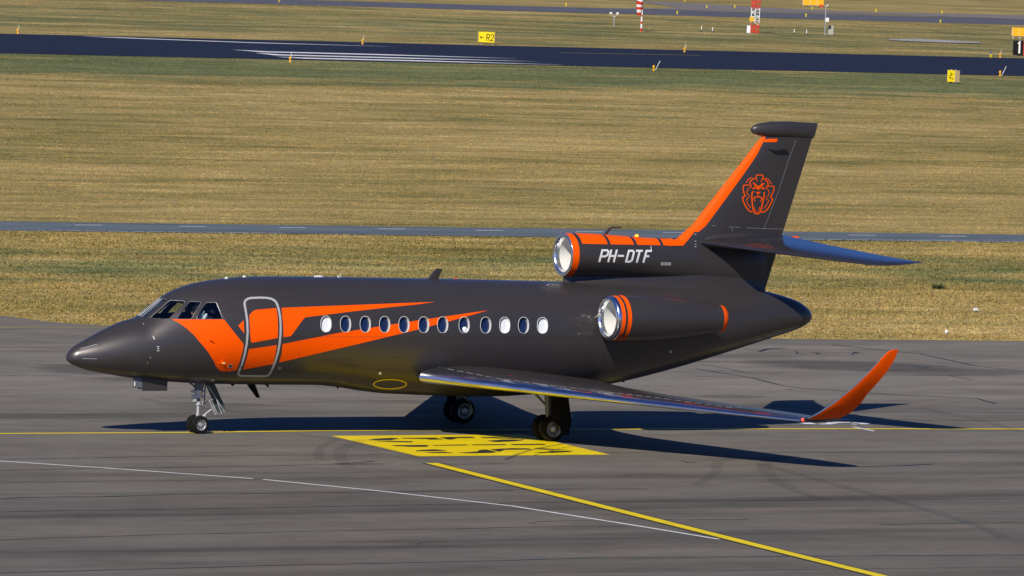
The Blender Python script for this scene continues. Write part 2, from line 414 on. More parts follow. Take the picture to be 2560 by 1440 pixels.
# far strips
def strip(name, a0, a1, b0, b1, m, z, ext=60):
    A0, A1, B0, B1 = gnd(*a0), gnd(*a1), gnd(*b0), gnd(*b1)
    da = db = ((A1-A0).normalized()+(B1-B0).normalized()).normalized()*ext
    return flat(name, [((A0-da).x, (A0-da).y), ((A1+da).x, (A1+da).y), ((B1+db).x, (B1+db).y), ((B0-db).x, (B0-db).y)], m, z, px=False)
strip('road', (0,551.5), (2560,586.5), (0,575.5), (2560,604.5), M['road'], -.012)
strip('runway', (0,83), (2560,145.5), (0,132.5), (2560,189), M['runway'], -.012, 150)
strip('taxiway', (560,-1), (2560,44), (560,3), (2560,65.5), M['taxi'], -.012, 200)
flat('taxiway_shoulder', [(1580,1),(1700,6),(1900,18),(2150,29),(2560,38),(2560,48),(2200,36),(1700,24),(1500,20.5),(1700,20)], M['taxi2'], -.008)
flat('concrete_strip', [(2220,98),(2290,97),(2370,101),(2450,105),(2450,108.5),(2360,107),(2280,103.5),(2225,101)], mat('pale_concrete', (.36,.34,.31), .8), .02)

# painted markings (structure, laid on the surfaces)
def paintmat(name, col, wear=.5):
    m = mat(name, col, .6, 0, .3); k = NT(m); n = k.noise(k.coord((1,1,0)), 22, 4, .7); n2 = k.noise(k.coord((.8, 3, 0)), 1, 3)
    v = k.math('MULTIPLY', k.ramp(n, [(.25, 1-wear), (.5, 1.0)]), k.ramp(n2, [(.3, .86), (.7, 1.06)]))
    c = k.mix(1.0, col, v, 'MULTIPLY'); k.col(c); return m
M['yel'] = paintmat('yellow_road_paint', (.90, .68, .0), .22); M['wht'] = paintmat('white_road_paint', (.85, .85, .84), .2)
M['yeldim'] = paintmat('worn_yellow_paint', (.42, .34, .07), .35); M['letters'] = paintmat('black_road_paint', (.026, .022, .020), .4)
M['tar'] = paintmat('tar_seal', (.042, .039, .044), .3)
def fadem(name, col, a):
    m = mat(name, col, .8); b = m.node_tree.nodes['Principled BSDF']; k = NT(m)
    n = k.noise(k.coord((2, 2, 0)), 4, 4); k.l(k.math('MULTIPLY', k.ramp(n, [(.35, .3), (.6, 1.0)]), a), b.inputs['Alpha']); return m
M['rubber_trace'] = fadem('tyre_trace', (.03,.03,.03), .14)
M['rubber_dark'] = fadem('tyre_trace_dark', (.03,.03,.03), .5)
M['edgeblack'] = paintmat('black_line_border', (.045, .038, .035), .4)
mk = MB()
y_line = -0.0
L = [gnd(0,1084.5), gnd(470,1082), gnd(1000,1077.5), gnd(1700,1072.6), gnd(2560,1073)]
mk2 = MB()
ribbonmb(mk, [(-60,1084.6),(0,1084.3),(470,1081.6),(780,1077.4),(1280,1075),(1700,1072.6),(2100,1072.2),(2560,1073),(2620,1073)], .20, .006, 0)
ribbonmb(mk, [(-20,819),(280,819.8),(640,824),(1200,834),(2000,847.6),(2560,852.6),(2620,853.2)], .16, .006, 1)
tag(mk.build('taxi_line', [M['yel'], M['yeldim']]), kind='structure')
mk = MB()
yc = [gnd(1080,1158.5), gnd(1300,1215), gnd(1700,1318), gnd(2230,1448), gnd(2500,1515)]
ribbonmb(mk, [(1079,1158.5),(1290,1212),(1650,1303),(2000,1391),(2240,1450),(2420,1495)], .46, .005, 1)
ribbonmb(mk, [(1079,1158.5),(1290,1212),(1650,1303),(2000,1391),(2240,1450),(2420,1495)], .30, .009, 0)
tag(mk.build('stand_lead_in_line', [M['yel'], M['edgeblack']]), kind='structure')
mk = MB()
ribbonmb(mk, [(-60,1149),(0,1153),(300,1173),(632,1197)], .105, .006); ribbonmb(mk, [(658,1199),(960,1229),(1280,1265.5),(1600,1316),(1797,1348.5)], .105, .006)
tag(mk.build('white_service_line', M['wht']), kind='structure')
def c1(l): return [(820+x/7.111, 1075+y/7.111) for x, y in l]
def c2(l): return [(1170+x/7.111, 1075+y/7.111) for x, y in l]
def c8(l): return [(1940+x/8.533, 1000+y/8.533) for x, y in l]
def gpoly(mb, poly, z, mi=0):
    nv, T = tess(poly, cx=1e5, cy=1e5); mb.add([gnd(v.x, v.y, z) for v in nv], T, mi, False)
mk = MB()
gpoly(mk, [(828,1089.5),(1308,1085.6),(1524.4,1136.5),(1045,1140.8)], .006, 0)
for l in (c1([(720,173),(830,155),(1100,140),(1200,140),(1270,155),(1180,165),(1120,178),(730,180)]),
          c1([(830,190),(1150,192),(1520,200),(1480,218),(1180,212),(900,200)]),
          c1([(1285,138),(1900,136),(2050,165),(1830,170),(1750,158),(1330,150)]),
          c1([(1990,133),(2100,126),(2560,118),(2630,138),(2300,142),(2200,168),(2140,168)]),
          c1([(1130,270),(1740,265),(1800,280),(1740,297),(1420,297),(1380,290),(1180,285)]),
          c1([(1850,268),(2440,257),(2500,272),(2200,276),(1890,278)]),
          c2([(50,258),(640,250),(710,262),(640,266),(100,270)]), c2([(735,250),(1340,245),(1400,262),(800,268)]),
          c2([(200,122),(480,124),(900,152),(800,156),(270,138)]),
          c2([(330,190),(520,178),(590,170),(1010,168),(960,182),(800,200),(500,212)]),
          c1([(1560,365),(1700,350),(1880,342),(2130,358),(2000,372),(1560,376)]), c1([(1700,395),(2080,388),(2250,410),(1850,408)]),
          c2([(-199,402),(0,393),(170,380),(200,355),(320,345),(520,390),(430,405),(0,412)]),
          c2([(390,342),(760,322),(1070,325),(1150,345),(650,350),(560,385)]), c2([(1170,325),(1350,325),(1810,355),(1380,348),(1200,340)]),
          c2([(1370,395),(1500,368),(1880,370),(1800,388),(1480,405)]), c2([(1140,392),(1380,390),(1420,405),(1310,405)])):
    gpoly(mk, l, .010, 1)
ribbonmb(mk, [(1262,1150),(1290,1138),(1330,1125),(1370,1117),(1410,1110)], .10, .0125, 2)
ribbonmb(mk, [(1335,1140),(1360,1131),(1400,1122),(1440,1114)], .05, .0125, 2)
tag(mk.build('painted_ground_sign', [M['yel'], M['letters'], M['rubber_dark']]), kind='structure')
mk = MB()
for l in ([(455,485),(540,470),(640,468),(770,485),(870,515),(640,512),(520,494)], [(885,510),(1060,499),(1100,478),(1140,474),(1270,503),(1200,518),(960,518)],
          [(1170,470),(1600,468),(1590,480),(1320,488),(1280,502)], [(1602,470),(1900,478),(2010,500),(1960,515),(1800,518),(1780,500),(1640,482)],
          [(1610,504),(1760,512),(1700,522),(1610,516)], [(1590,568),(1680,570),(2120,655),(2060,664)], [(900,410),(1580,408),(1570,423),(910,425)]):
    gpoly(mk, c8(l), .0095, 0)
tag(mk.build('painted_stand_number', M['wht']), kind='structure')
# runway stripes, centre line, road dashes
mk = MB()
for a, b, c_, d_ in (((583,123.5),(640,130),(1325,146.5),(1240,141)), ((635,131),(680,137.5),(1345,155.5),(1280,148.5)), ((690,139),(730,145.5),(1408,163.5),(1380,157))):
    mb_ = [gnd(*p) for p in (a, b, c_, d_)]
# three touchdown stripes, given as centre polylines
for pts in ([(583,124),(660,129),(960,136.5),(1290,146)], [(640,132),(700,137),(1000,144.5),(1345,153.5)], [(690,141.5),(760,145),(1060,152),(1405,161.5)]):
    ribbonmb(mk, pts, [.1, 2.1, 2.1, .1], -.006)
ribbonmb(mk, [(205,90.5),(300,94),(620,106),(975,116)], [.1, 1.5, 1.3, .1], -.006)
ribbonmb(mk, [(1400,131.5),(1750,138)], .35, -.006, 1)
tag(mk.build('runway_marking', [M['wht'], M['yeldim']]), kind='structure')
mk = MB()
for x in (222, 481, 732, 980, 1224, 1475, 1690, 1925, 2155, 2381):
    y = 562 + (x-222)*.01285 + (0 if x < 1000 else .4)
    ribbonmb(mk, [(x-34,y-.2),(x+34,y+.3)], .16, -.006)
x = -80
while x < 2640:                                        # broken white edge line on the near side of the road
    w_ = random.Random(x).uniform(30, 62)
    if x < 700 or x > 1950: ribbonmb(mk, [(x,574.6+x*.0113),(x+w_,574.7+(x+w_)*.0113)], .10, -.006)
    x += w_+8
tag(mk.build('road_marking', M['wht']), kind='structure')

# joints, cracks and tar seals
random.seed(4)
mk = MB()
def crack(pts, wd=.05, jit=.35):
    wd *= .75
    out = []
    for (a, b), (c_, d_) in zip(pts, pts[1:]):
        n = max(1, int(abs(c_-a)/35))
        for i in range(n): out.append((a+(c_-a)*i/n, b+(d_-b)*i/n + random.uniform(-jit, jit)))
    out.append(pts[-1]); ribbonmb(mk, out, [wd*random.uniform(.45, 1.5) for _ in out], .004)
for pts, wd in (([(0,1149),(300,1143),(640,1139),(950,1137)], .06), ([(0,1176),(260,1171),(640,1166),(860,1160)], .07), ([(835,1160.5),(900,1156),(935,1153.5)], .13), ([(1000,1161),(1280,1160)], .05),
    ([(0,1248),(50,1244),(300,1241),(440,1236),(510,1235),(700,1233),(1280,1226)], .10), ([(0,1280),(150,1277),(640,1270),(1280,1258)], .06),
    ([(0,1350),(400,1337),(900,1326),(1280,1319)], .05), ([(0,1433),(640,1415),(1280,1401),(1440,1396),(1900,1392),(2560,1387)], .08),
    ([(1035,1358),(1045,1361),(1055,1356),(1130,1355),(1205,1358)], .05), ([(1280,1131),(2560,1132)], .045), ([(1280,1188),(1720,1187)], .035), ([(1280,1225),(1480,1222),(1620,1222)], .06),
    ([(1280,1257),(1700,1253),(2560,1247)], .055), ([(1322,1306),(1330,1309),(1345,1304),(1670,1299),(1870,1299)], .045), ([(1280,1318),(1570,1316)], .045), ([(2200,1312),(2400,1308),(2560,1306)], .07),
    ([(1690,1152),(1710,1153),(1720,1157),(1740,1156)], .06), ([(1740,922),(1880,945),(1960,965),(2000,970),(2110,978),(2240,988),(2440,996),(2490,1010)], .10), ([(1962,972),(1985,976),(1970,974)], .06),
    ([(1752,911),(1830,924),(1860,932),(1950,935)], .06), ([(2080,862),(2300,885),(2440,915),(2560,928)], .10), ([(1860,874),(2240,876),(2560,880)], .06), ([(2200,937),(2370,939),(2430,950)], .08),
    ([(2370,939),(2410,940)], .06), ([(1898,879),(1920,872),(1960,870)], .14), ([(1985,877),(1995,880),(1990,884),(2010,886)], .10), ([(2030,880),(2050,883),(2040,886)], .10), ([(2118,882),(2150,882),(2128,887),(2140,880)], .09),
    ([(1740,942),(1930,944)], .04), ([(0,867.5),(184,868)], .06), ([(0,938),(180,938)], .06), ([(0,1037),(480,1034.5)], .06), ([(2080,1029),(2560,1031)], .07), ([(2030,1047),(2300,1051),(2560,1052)], .04),
    ([(2280,915),(2310,920),(2325,917)], .09), ([(1740,903),(2100,906),(2560,905)], .05), ([(0,1206),(640,1200),(1100,1193)], .03), ([(780,1000),(1080,1001)], .05), ([(1280,1432),(2560,1418)], .03),
    ([(2070,1030),(2200,1045),(2330,1052)], .07)):
    crack(pts, wd)
tag(mk.build('asphalt_joints', M['tar']), kind='structure')
mk = MB()
for pts, wd in (([(905,1100),(862,1118),(850,1135),(853,1152),(880,1172)], .30), ([(840,1100),(805,1118),(795,1135),(802,1152)], .22), ([(1990,1140),(1930,1150),(1910,1165),(1930,1195),(1985,1225),(2060,1250)], .35),
    ([(1830,1145),(1790,1160),(1790,1180),(1740,1215)], .25), ([(740,1085),(900,1110),(1060,1148),(1120,1165)], .35), ([(820,1105),(960,1135),(1060,1158)], .12),
    ([(350,995),(420,1010),(500,1020),(640,1035)], .35), ([(390,992),(480,1012),(560,1028)], .06), ([(2300,1020),(2420,1045),(2560,1080)], .3), ([(1900,1160),(2100,1215),(2400,1300),(2520,1350)], .30)):
    ribbonmb(mk, smooth(pts, 8), wd, .0075)
tag(mk.build('tyre_traces', M['rubber_trace']), kind='structure')

# grass blades: one stuff object, scattered over the ground
def inpoly_np(X, Y, P):
    c = np.zeros(len(X), bool); j = len(P)-1
    for i in range(len(P)):
        xi, yi = P[i]; xj, yj = P[j]
        if yi != yj: c ^= ((yi > Y) != (yj > Y)) & (X < (xj-xi)*(Y-yi)/(yj-yi)+xi)
        j = i
    return c
rng = np.random.default_rng(11)
def scatter(x0, x1, y0, y1, dens, keep=None):
    n = int((x1-x0)*(y1-y0)*dens); X = rng.uniform(x0, x1, n); Y = rng.uniform(y0, y1, n)
    # keep to a wide wedge round the line of sight
    dx = X-CAM.x; dy = Y-CAM.y; dep = dx*math.sin(TH)+dy*math.cos(TH); lat = dx*math.cos(TH)-dy*math.sin(TH)
    k = np.abs(lat) < dep*.082+6
    if keep is not None: k &= keep(X, Y)
    return X[k], Y[k]
roadline0 = [gnd(0,575.5), gnd(2560,604.5)]; roadline1 = [gnd(0,551.5), gnd(2560,586.5)]; rwl = [gnd(0,132.5), gnd(2560,189)]; rwu = [gnd(0,83), gnd(2560,145.5)]
def side(X, Y, L):   # >0 beyond the line
    a, b = L; return (Y-a.y) - (b.y-a.y)/(b.x-a.x)*(X-a.x)
A = scatter(-5, 75, 22, 78, 34, lambda X, Y: (~inpoly_np(X, Y, APR)) & (side(X, Y, roadline0) < -.15))
B = scatter(15, 130, 74, 150, 15, lambda X, Y: side(X, Y, roadline1) > .15)
C_ = scatter(50, 210, 150, 262, 6, lambda X, Y: side(X, Y, rwl) < -.5)
txn = [gnd(560,3), gnd(2560,65.5)]
D = scatter(100, 300, 292, 425, 2.2, lambda X, Y: (side(X, Y, rwu) > .5) & (side(X, Y, txn) < -1.5))
def tufts(name, sets, label):
    VV = []; RR = []
    for (X, Y), h0, w0, nb in sets:
        n = len(X)
        patch = .5+.5*np.sin(X*.9+np.sin(Y*.7)*2)*np.sin(Y*.33+np.cos(X*.21)*3)
        for b in range(nb):
            a = rng.uniform(0, 2*math.pi, n); ln = rng.uniform(.2, 1.0, n)*h0*.9; h = h0*rng.uniform(.45, 1.15, n)*(.65+.6*patch); wd = w0*rng.uniform(.5, 1.4, n)
            ox = X+rng.normal(0, w0*1.2, n); oy = Y+rng.normal(0, w0*1.2, n); fa = rng.uniform(0, math.pi, n)
            z0 = np.full(n, -.035)
            p0 = np.stack([ox-np.cos(fa)*wd, oy-np.sin(fa)*wd, z0], 1); p1 = np.stack([ox+np.cos(fa)*wd, oy+np.sin(fa)*wd, z0], 1)
            p2 = np.stack([ox+np.cos(a)*ln, oy+np.sin(a)*ln, z0+h], 1)
            VV.append(np.stack([p0, p1, p2], 1).reshape(-1, 3)); RR.append(np.repeat(rng.uniform(0, 1, n), 3))
    V = np.concatenate(VV); r = np.concatenate(RR); nf = len(V)//3
    me = bpy.data.meshes.new(name); me.vertices.add(len(V)); me.vertices.foreach_set('co', V.astype(np.float32).ravel())
    me.loops.add(nf*3); me.loops.foreach_set('vertex_index', np.arange(nf*3, dtype=np.int32)); me.polygons.add(nf)
    me.polygons.foreach_set('loop_start', np.arange(0, nf*3, 3, dtype=np.int32)); me.polygons.foreach_set('loop_total', np.full(nf, 3, np.int32))
    me.update(calc_edges=True); at = me.attributes.new('rnd', 'FLOAT', 'POINT'); at.data.foreach_set('value', r.astype(np.float32))
    o = newobj(name, me, M['tuft']); tag(o, label, 'grass', kind='stuff'); return o
tufts('grass', [(A, .05, .038, 4), (B, .026, .06, 3), (C_, .024, .12, 2), (D, .025, .2, 1)], 'dry tan and green mown grass covering the airfield between the paved strips')

# ================================================================ THE JET
JET = empty('business_jet', (0,0,0), 0, label='dark graphite three-engine business jet with orange livery taxiing on the apron', cat='aircraft')
TOP = pchip(stretch([(.66,1.72),(.70,1.83),(.78,1.93),(.9,2.02),(1.05,2.10),(1.35,2.256),(1.692,2.421),(2.084,2.577),(2.44,2.675),(2.52,2.74),(2.97,3.085),(3.287,3.267),(3.584,3.378),(3.903,3.462),(4.334,3.529),(5.091,3.598),(6.1,3.613),(9.78,3.589),(13.32,3.535),(15.5,3.50),(17.2,3.44),(18.82,3.336),(19.25,3.23),(19.62,3.10),(19.83,2.96),(19.93,2.84),(19.96,2.74)]))
BOT = pchip(stretch([(.66,1.72),(.70,1.66),(.80,1.59),(.93,1.53),(1.234,1.436),(1.784,1.345),(2.416,1.253),(3.22,1.188),(4.179,1.141),(5.447,1.12),(6.88,1.108),(7.417,1.07),(8.07,.976),(8.72,.909),(9.375,.88),(10.95,.829),(11.74,.836),(12.54,.872),(13.39,.946),(14.38,1.076),(14.88,1.161),(16.17,1.445),(18.4,2.039),(19.2,2.29),(19.6,2.42),(19.83,2.54),(19.93,2.63),(19.96,2.74)]))
WID = pchip(stretch([(.66,.0),(.70,.09),(.78,.18),(.93,.26),(1.23,.40),(1.69,.565),(2.08,.68),(2.5,.79),(3.0,.905),(3.6,1.03),(4.3,1.15),(5.1,1.22),(6.1,1.25),(13.3,1.25),(14.4,1.22),(15.5,1.13),(16.6,.99),(17.6,.82),(18.8,.60),(19.25,.48),(19.62,.36),(19.83,.24),(19.93,.13),(19.96,.0)]))
ZC = pchip(stretch([(.66,1.72),(1.2,1.76),(2.0,1.88),(3.0,2.06),(4.2,2.27),(5.5,2.35),(13.5,2.34),(15,2.36),(16.5,2.46),(18.4,2.69),(19.5,2.75),(19.96,2.74)]))
def fsec(x, sc=1.0, n=96):
    t, b, w_, zc = TOP(x), BOT(x), WID(x), ZC(x); P = []
    for k in range(n):
        a = 2*math.pi*k/n; cy, sz = math.cos(a), math.sin(a)
        # upper nose is squarer across the windscreen, belly fairing flatter
        P.append(Vector((x, w_*sc*cy, zc + (t-zc if sz > 0 else zc-b)*sc*sz)))
    return P
xs = [.6602, .665, .68, .70, .73, .77, .82, .88, .95] + [1.03+.08*i for i in range(60)]
x = xs[-1]+.1
while x < 18.8: xs.append(x); x += .16
xs += [q_+(q_-18.7)*.14 for q_ in (18.85, 19.0, 19.15, 19.3, 19.45, 19.58, 19.7, 19.78, 19.84, 19.885, 19.92, 19.94, 19.953, 19.9598)]
mb = MB(); mb.loft([fsec(x) for x in xs], 0)
fus = mb.build('fuselage', [M['dark']], JET, ang=None)
FT = bvh(fus)
# window outlines in photo pixels, found on the real surface
WX = [(815,810),(864,810.3),(913.3,810.6),(961.8,811),(1010,811.4),(1059.3,811.8),(1106.8,812),(1160.5,812.4),(1214.3,812.8),(1261.8,813),(1309,813.2),(1356.3,813.6)]
def oval(cx, cy, hw, hh, n=28, e=2.5):
    out = []
    for k in range(n):
        a = 2*math.pi*k/n; c_, s_ = math.cos(a), math.sin(a)
        out.append((cx+hw*math.copysign(abs(c_)**(2/e), c_), cy+hh*math.copysign(abs(s_)**(2/e), s_)))
    return out
WINP = [oval(x, y, 13.2, 20, e=2.3) for x, y in WX]
CKW = [[(347.5,789),(401,746.5),(410,745.5),(417,748),(366,791.5),(356,792.5)],
       [(374,794),(420.6,753),(427,749.5),(456,751),(462,753),(461.5,757),(422,797),(398,796.5)],
       [(441,797.5),(473,754),(478,752.3),(500,753.8),(503,756),(484,786),(479,797.5)],
       [(491,797.5),(492,792),(514,757.5),(518,755.5),(538,755),(542,757),(556.5,793),(557,797.5)]]
def cutter(poly, din, dout, mb, mi, mirror=False):
    H = [hit(FT, *p) for p in poly]; n = Vector((0,0,0))
    for h in H: n += h[1]
    n.normalize(); outer = [h[0]+n*dout for h in H]; inner = [h[0]-n*din for h in H]
    if mirror:
        outer = [Vector((p.x, -p.y, p.z)) for p in outer]; inner = [Vector((p.x, -p.y, p.z)) for p in inner]
    k = len(poly); mb.add(outer+inner, [tuple(range(k)), tuple(range(2*k-1, k-1, -1))]+[(i, i+k, (i+1) % k+k, (i+1) % k) for i in range(k)], mi, False)
    return [h[0] for h in H], n
cut = MB(); WN = []
for p in WINP: WN.append(cutter(p, .11, .1, cut, 1))
cav = MB(); cxs = [2.45+.12*i for i in range(22)]
def cavsec(x):
    P = fsec(x, .90, 48); fl = 2.02; return [Vector((p.x, p.y, max(p.z, fl+.0001*i))) for i, p in enumerate(P)]
cav.loft([cavsec(x) for x in cxs], 2); CKN = []
ccks = []
for p in CKW: cck = MB(); CKN.append(cutter(p, .30, .1, cck, 2)); ccks.append(cck)
for p in CKW: cck = MB(); cutter(p, .30, .1, cck, 2, True); ccks.append(cck)
def boolean(o, mbc):
    n0 = len(o.data.polygons)
    c = mbc.build('cutter', [M['dark'], M['white'], M['interior']], None, None)
    md = o.modifiers.new('b', 'BOOLEAN'); md.operation = 'DIFFERENCE'; md.solver = 'EXACT'; md.object = c; md.use_self = False
    dg = bpy.context.evaluated_depsgraph_get(); me = bpy.data.meshes.new_from_object(o.evaluated_get(dg)); o.modifiers.clear(); old = o.data; o.data = me
    bb = [v.co.x for v in me.vertices]; print('boolean', n0, '->', len(me.polygons), min(bb) if bb else None, max(bb) if bb else None)
    bpy.data.objects.remove(c); return o
fus.data.materials.append(M['white']); fus.data.materials.append(M['interior'])
boolean(fus, cut); boolean(fus, cav)
for cck in ccks: boolean(fus, cck)
print('fuselage faces after cuts', len(fus.data.polygons))
FMATS = [M['dark'], M['white'], M['interior'], M['orange'], M['silver'], M['white'], M['tar'], M['yel'], M['black'], M['redlamp']]
dec = MB()
def o8(l, dx=0, dy=0): return [(340+x/5.54, 700+y/5.54) for x, y in l]
def k1(l): return [(140+x/4, 660+y/4) for x, y in l]
def k2(l): return [(720+x/4, 660+y/4) for x, y in l]
O1 = o8([(495,545),(800,546),(1220,547),(1350,713),(1490,885),(1482,960),(1440,1120),(1395,1245),(1300,1262),(1230,1268),(1185,1262),(1150,1245),(1110,1200),(1080,1130),(1000,1000),(940,925),(870,845),(800,760),(700,670),(600,597)])
decal(dec, FT, O1, 3, .004, CKW[1:])
decal(dec, FT, o8([(1415,632),(1490,558),(1500,740)]), 3, .004)
O4 = [(703.8,770),(720,769),(900,762),(1087.5,755),(1040,761.5),(980,767.5),(870,780),(770,792.5),(764,793),(759,797),(727.5,840),(708.8,843.8),(707.5,810)]
O5 = [(706.5,860),(720,857.5),(845,832.5),(1045,801),(1220,776),(1120,804),(1020,830),(895,860),(800,882),(720,901),(697.5,906),(703.8,885)]
decal(dec, FT, O4, 3, .004); decal(dec, FT, O5, 3, .004, [oval(x, y, 13.2, 20, e=2.3) for x, y in WX])
# panel lines and small stencils
def line(mb, tree, pts, wd, mi, off=.005, cx=30): 
    for q in stroke(pts, wd): decal(mb, tree, q, mi, off, (), cx, 8)
line(dec, FT, k1([(970,715),(985,762),(1400,785)]), .7, 6); line(dec, FT, k1([(2560+0,0),(2560,1)]), .1, 6)
line(dec, FT, [(700,842),(1020,842)], .6, 6, .0052); line(dec, FT, [(1020,842),(1500,843.5)], .8, 6)
line(dec, FT, k1([(970,720),(985,755)]), 1.6, 5)
for (x, y, hw, hh) in ((1022/4+140, 846/4+660, 1.6, 1.6), (942/4+140, 936/4+660, 1.0, 1.0), (915/4+140, 988/4+660, 1.0, 1.0), (950, 933, 3.6, 3.6), (875/4+140, 600/4+660, .9, .9)):
    decal(dec, FT, oval(x, y, hw, hh, 10, 2), 5, .005)
for y in (826, 868): decal(dec, FT, [(1008/4+140, y/4+660-.6), (1034/4+140, y/4+660-.6), (1034/4+140, y/4+660+.6), (1008/4+140, y/4+660+.6)], 5, .005)
decal(dec, FT, [(529.5,948.5),(536.5,947),(534.5,952),(527.5,953)], 5, .006)            # small lamp lens
decal(dec, FT, oval(699,920,3.4,3.4,14,2), 4, .005); decal(dec, FT, oval(699,920,2.4,2.4,14,2), 0, .007); decal(dec, FT, oval(699,920,1,1,10,2), 4, .009)
decal(dec, FT, o8([(1285,1165),(1335,1172),(1325,1215),(1275,1212)]), 4, .006); decal(dec, FT, o8([(1292,1172),(1326,1178),(1318,1208),(1284,1205)]), 8, .008)
line(dec, FT, k1([(240,850),(410,803)]), .8, 4); line(dec, FT, k1([(265,945),(412,948)]), .8, 4)     # radome strips
line(dec, FT, k1([(440,800),(434,860)]), .5, 6)
for a in ((1675,879),(1677,879)): decal(dec, FT, [(a[0]-2,a[1]-3),(a[0]+2,a[1]-3),(a[0]+2,a[1]+3),(a[0]-2,a[1]+3)], 4, .005)
for xj in (5.95, 9.3, 13.9, 16.9, 18.2):
    pj = []
    for t_ in range(14):
        a_ = math.radians(150-t_*11.5); zz_ = ZC(xj)+(TOP(xj)-ZC(xj) if math.cos(a_) < 0 else ZC(xj)-BOT(xj))*-math.cos(a_)*.0+0
    pts_ = []
    for t_ in range(12):
        a_ = math.radians(65-t_*11); zz_ = ZC(xj)+(TOP(xj)-ZC(xj) if a_ > 0 else ZC(xj)-BOT(xj))*math.sin(a_); q3 = Vector((xj, -WID(xj)*math.cos(a_), zz_))-CAM
        X_ = q3.dot(_cx)/q3.dot(_d)*FPX+1280; Y_ = 720-q3.dot(_cy)/q3.dot(_d)*FPX; pts_.append((X_, Y_))
    line(dec, FT, pts_, .45, 11, .0045)
hat = oval(975,960,41,11.5,40,2)                        # ringed belly hatch
for q in stroke(hat, 2.6, True): decal(dec, FT, q, 9+1, .006, (), 8, 8)
FMATS.append(M['yel']); FMATS.append(mat('joint_sealant', (.042,.040,.044), .6))
decal(dec, FT, [(1930,712+18),(1931,731),(1931.5,733),(1930,733)], 5, .005)
def join_into(o, mb, mats):
    me = o.data; bm = bmesh.new(); bm.from_mesh(me)
    for i, f in enumerate(bm.faces): pass
    b = [bm.verts.new(v) for v in mb.v]; bm.verts.index_update()
    for f, mi, sm in zip(mb.f, mb.mi, mb.sm):
        try: nf = bm.faces.new([b[i] for i in f]); nf.material_index = mi; nf.smooth = True
        except ValueError: pass
    idx = [f.material_index for f in bm.faces]
    bm.to_mesh(me); bm.free(); me.materials.clear()
    for m in mats: me.materials.append(m)
    me.polygons.foreach_set('material_index', idx)
    me.polygons.foreach_set('use_smooth', [True]*len(me.polygons)); me.set_sharp_from_angle(angle=R(28))
join_into(fus, dec, FMATS)

# cabin windows: white rim, dark or shaded pane inside the pocket
for i, ((cx, cy), (pts, n)) in enumerate(zip(WX, WN)):
    shaded = i in (0, 9, 11)
    rimmb = MB(); ins = [p+n*.004 for p in pts]; c_ = sum(pts, Vector())/len(pts)
    outp = [c_+(p-c_)*1.045+n*.002 for p in pts]; inp = [c_+(p-c_)*.992+n*.008 for p in pts]; rr = [c_+(p-c_)*1.015+n*.009 for p in pts]
    k = len(pts); rimmb.add(outp+rr+inp, [(a, (a+1) % k, (a+1) % k+k, a+k) for a in range(k)]+[(a+k, (a+1) % k+k, (a+1) % k+2*k, a+2*k) for a in range(k)], 0, True)
    fo = rimmb.build('cabin_window', M['silver'] if 0 else M['white'], JET, 60)
    if shaded: fo['label'] = 'cabin window with its white shade pulled down'
    mbp = MB(); dep = .05 if shaded else .075
    q = [c_+(p-c_)*.97-n*dep for p in pts]; mbp.add(q, [tuple(range(k))], 0, True); mbp.build('shade' if shaded else 'pane', M['shade'] if shaded else M['navyglass'], fo, None)
    if i == 7:
        h = MB(); h.lathe([(0,.001),(.01,.05),(.05,.075),(.10,.07),(.13,.03),(.135,.001)], c_-n*.088+Vector((.05,0,-.16)), (0,0,1), 0, 14); h.build('headrest', M['shade'], fo)
# cockpit panes with frames
names = ['windscreen', 'side_windscreen', 'sliding_window', 'quarter_window']
for i, (pts, n) in enumerate(CKN):
    for mir in (False, True):
        f = (lambda p: Vector((p.x, -p.y, p.z))) if mir else (lambda p: p)
        c_ = sum(pts, Vector())/len(pts); k = len(pts); mbp = MB()
        mbp.add([f(c_+(p-c_)*1.0-n*.018) for p in pts], [tuple(range(k))], 0, False); po = mbp.build(names[i], M['glass_front'] if i == 0 else M['glass'], JET, None)
        fr = MB(); q = [f(c_+(p-c_)*.985-n*.010) for p in pts]; fr.tube(q+[q[0]], .006, 0, 6); fr.build('frame', M['galv'], po)

# cabin door with pale surround
DR = o8([(1500,330),(1507,300),(1524,278),(1552,262),(1590,252),(1700,247),(1810,250),(1870,262),(1910,282),(1938,310),(1958,350),(1978,420),(1995,520),(2001,620),(2000,740),(1988,870),(1965,1000),(1930,1120),(1890,1220),(1862,1278),(1840,1305),(1812,1322),(1780,1327),(1600,1325),(1450,1322),(1424,1313),(1415,1295),(1422,1268),(1465,1165),(1505,1020),(1533,870),(1544,720),(1539,570),(1520,440)])
dm = MB(); decal(dm, FT, DR, 0, .006, (), 12, 7)
decal(dm, FT, o8([(1567,490),(1612,440),(1650,418),(1690,412),(1940,391),(1955,480),(1962,560),(1965,700),(1961,803),(1612,868),(1590,855),(1580,760),(1575,650)]), 1, .010)
decal(dm, FT, o8([(1562,955),(1640,945),(1948,900),(1930,1030),(1895,1162),(1482,1238),(1520,1120),(1545,1030)]), 1, .010)
dm.build('cabin_door', [M['dark'], M['orange']], JET, 30)
door = [o for o in JET.children if o.name.startswith('cabin_door')][0]
fm = MB()
for q in stroke(DR, 5.2, True): decal(fm, FT, q, 0, .010, (), 20, 6)
fm.build('door_surround', M['silver'], door, 60)
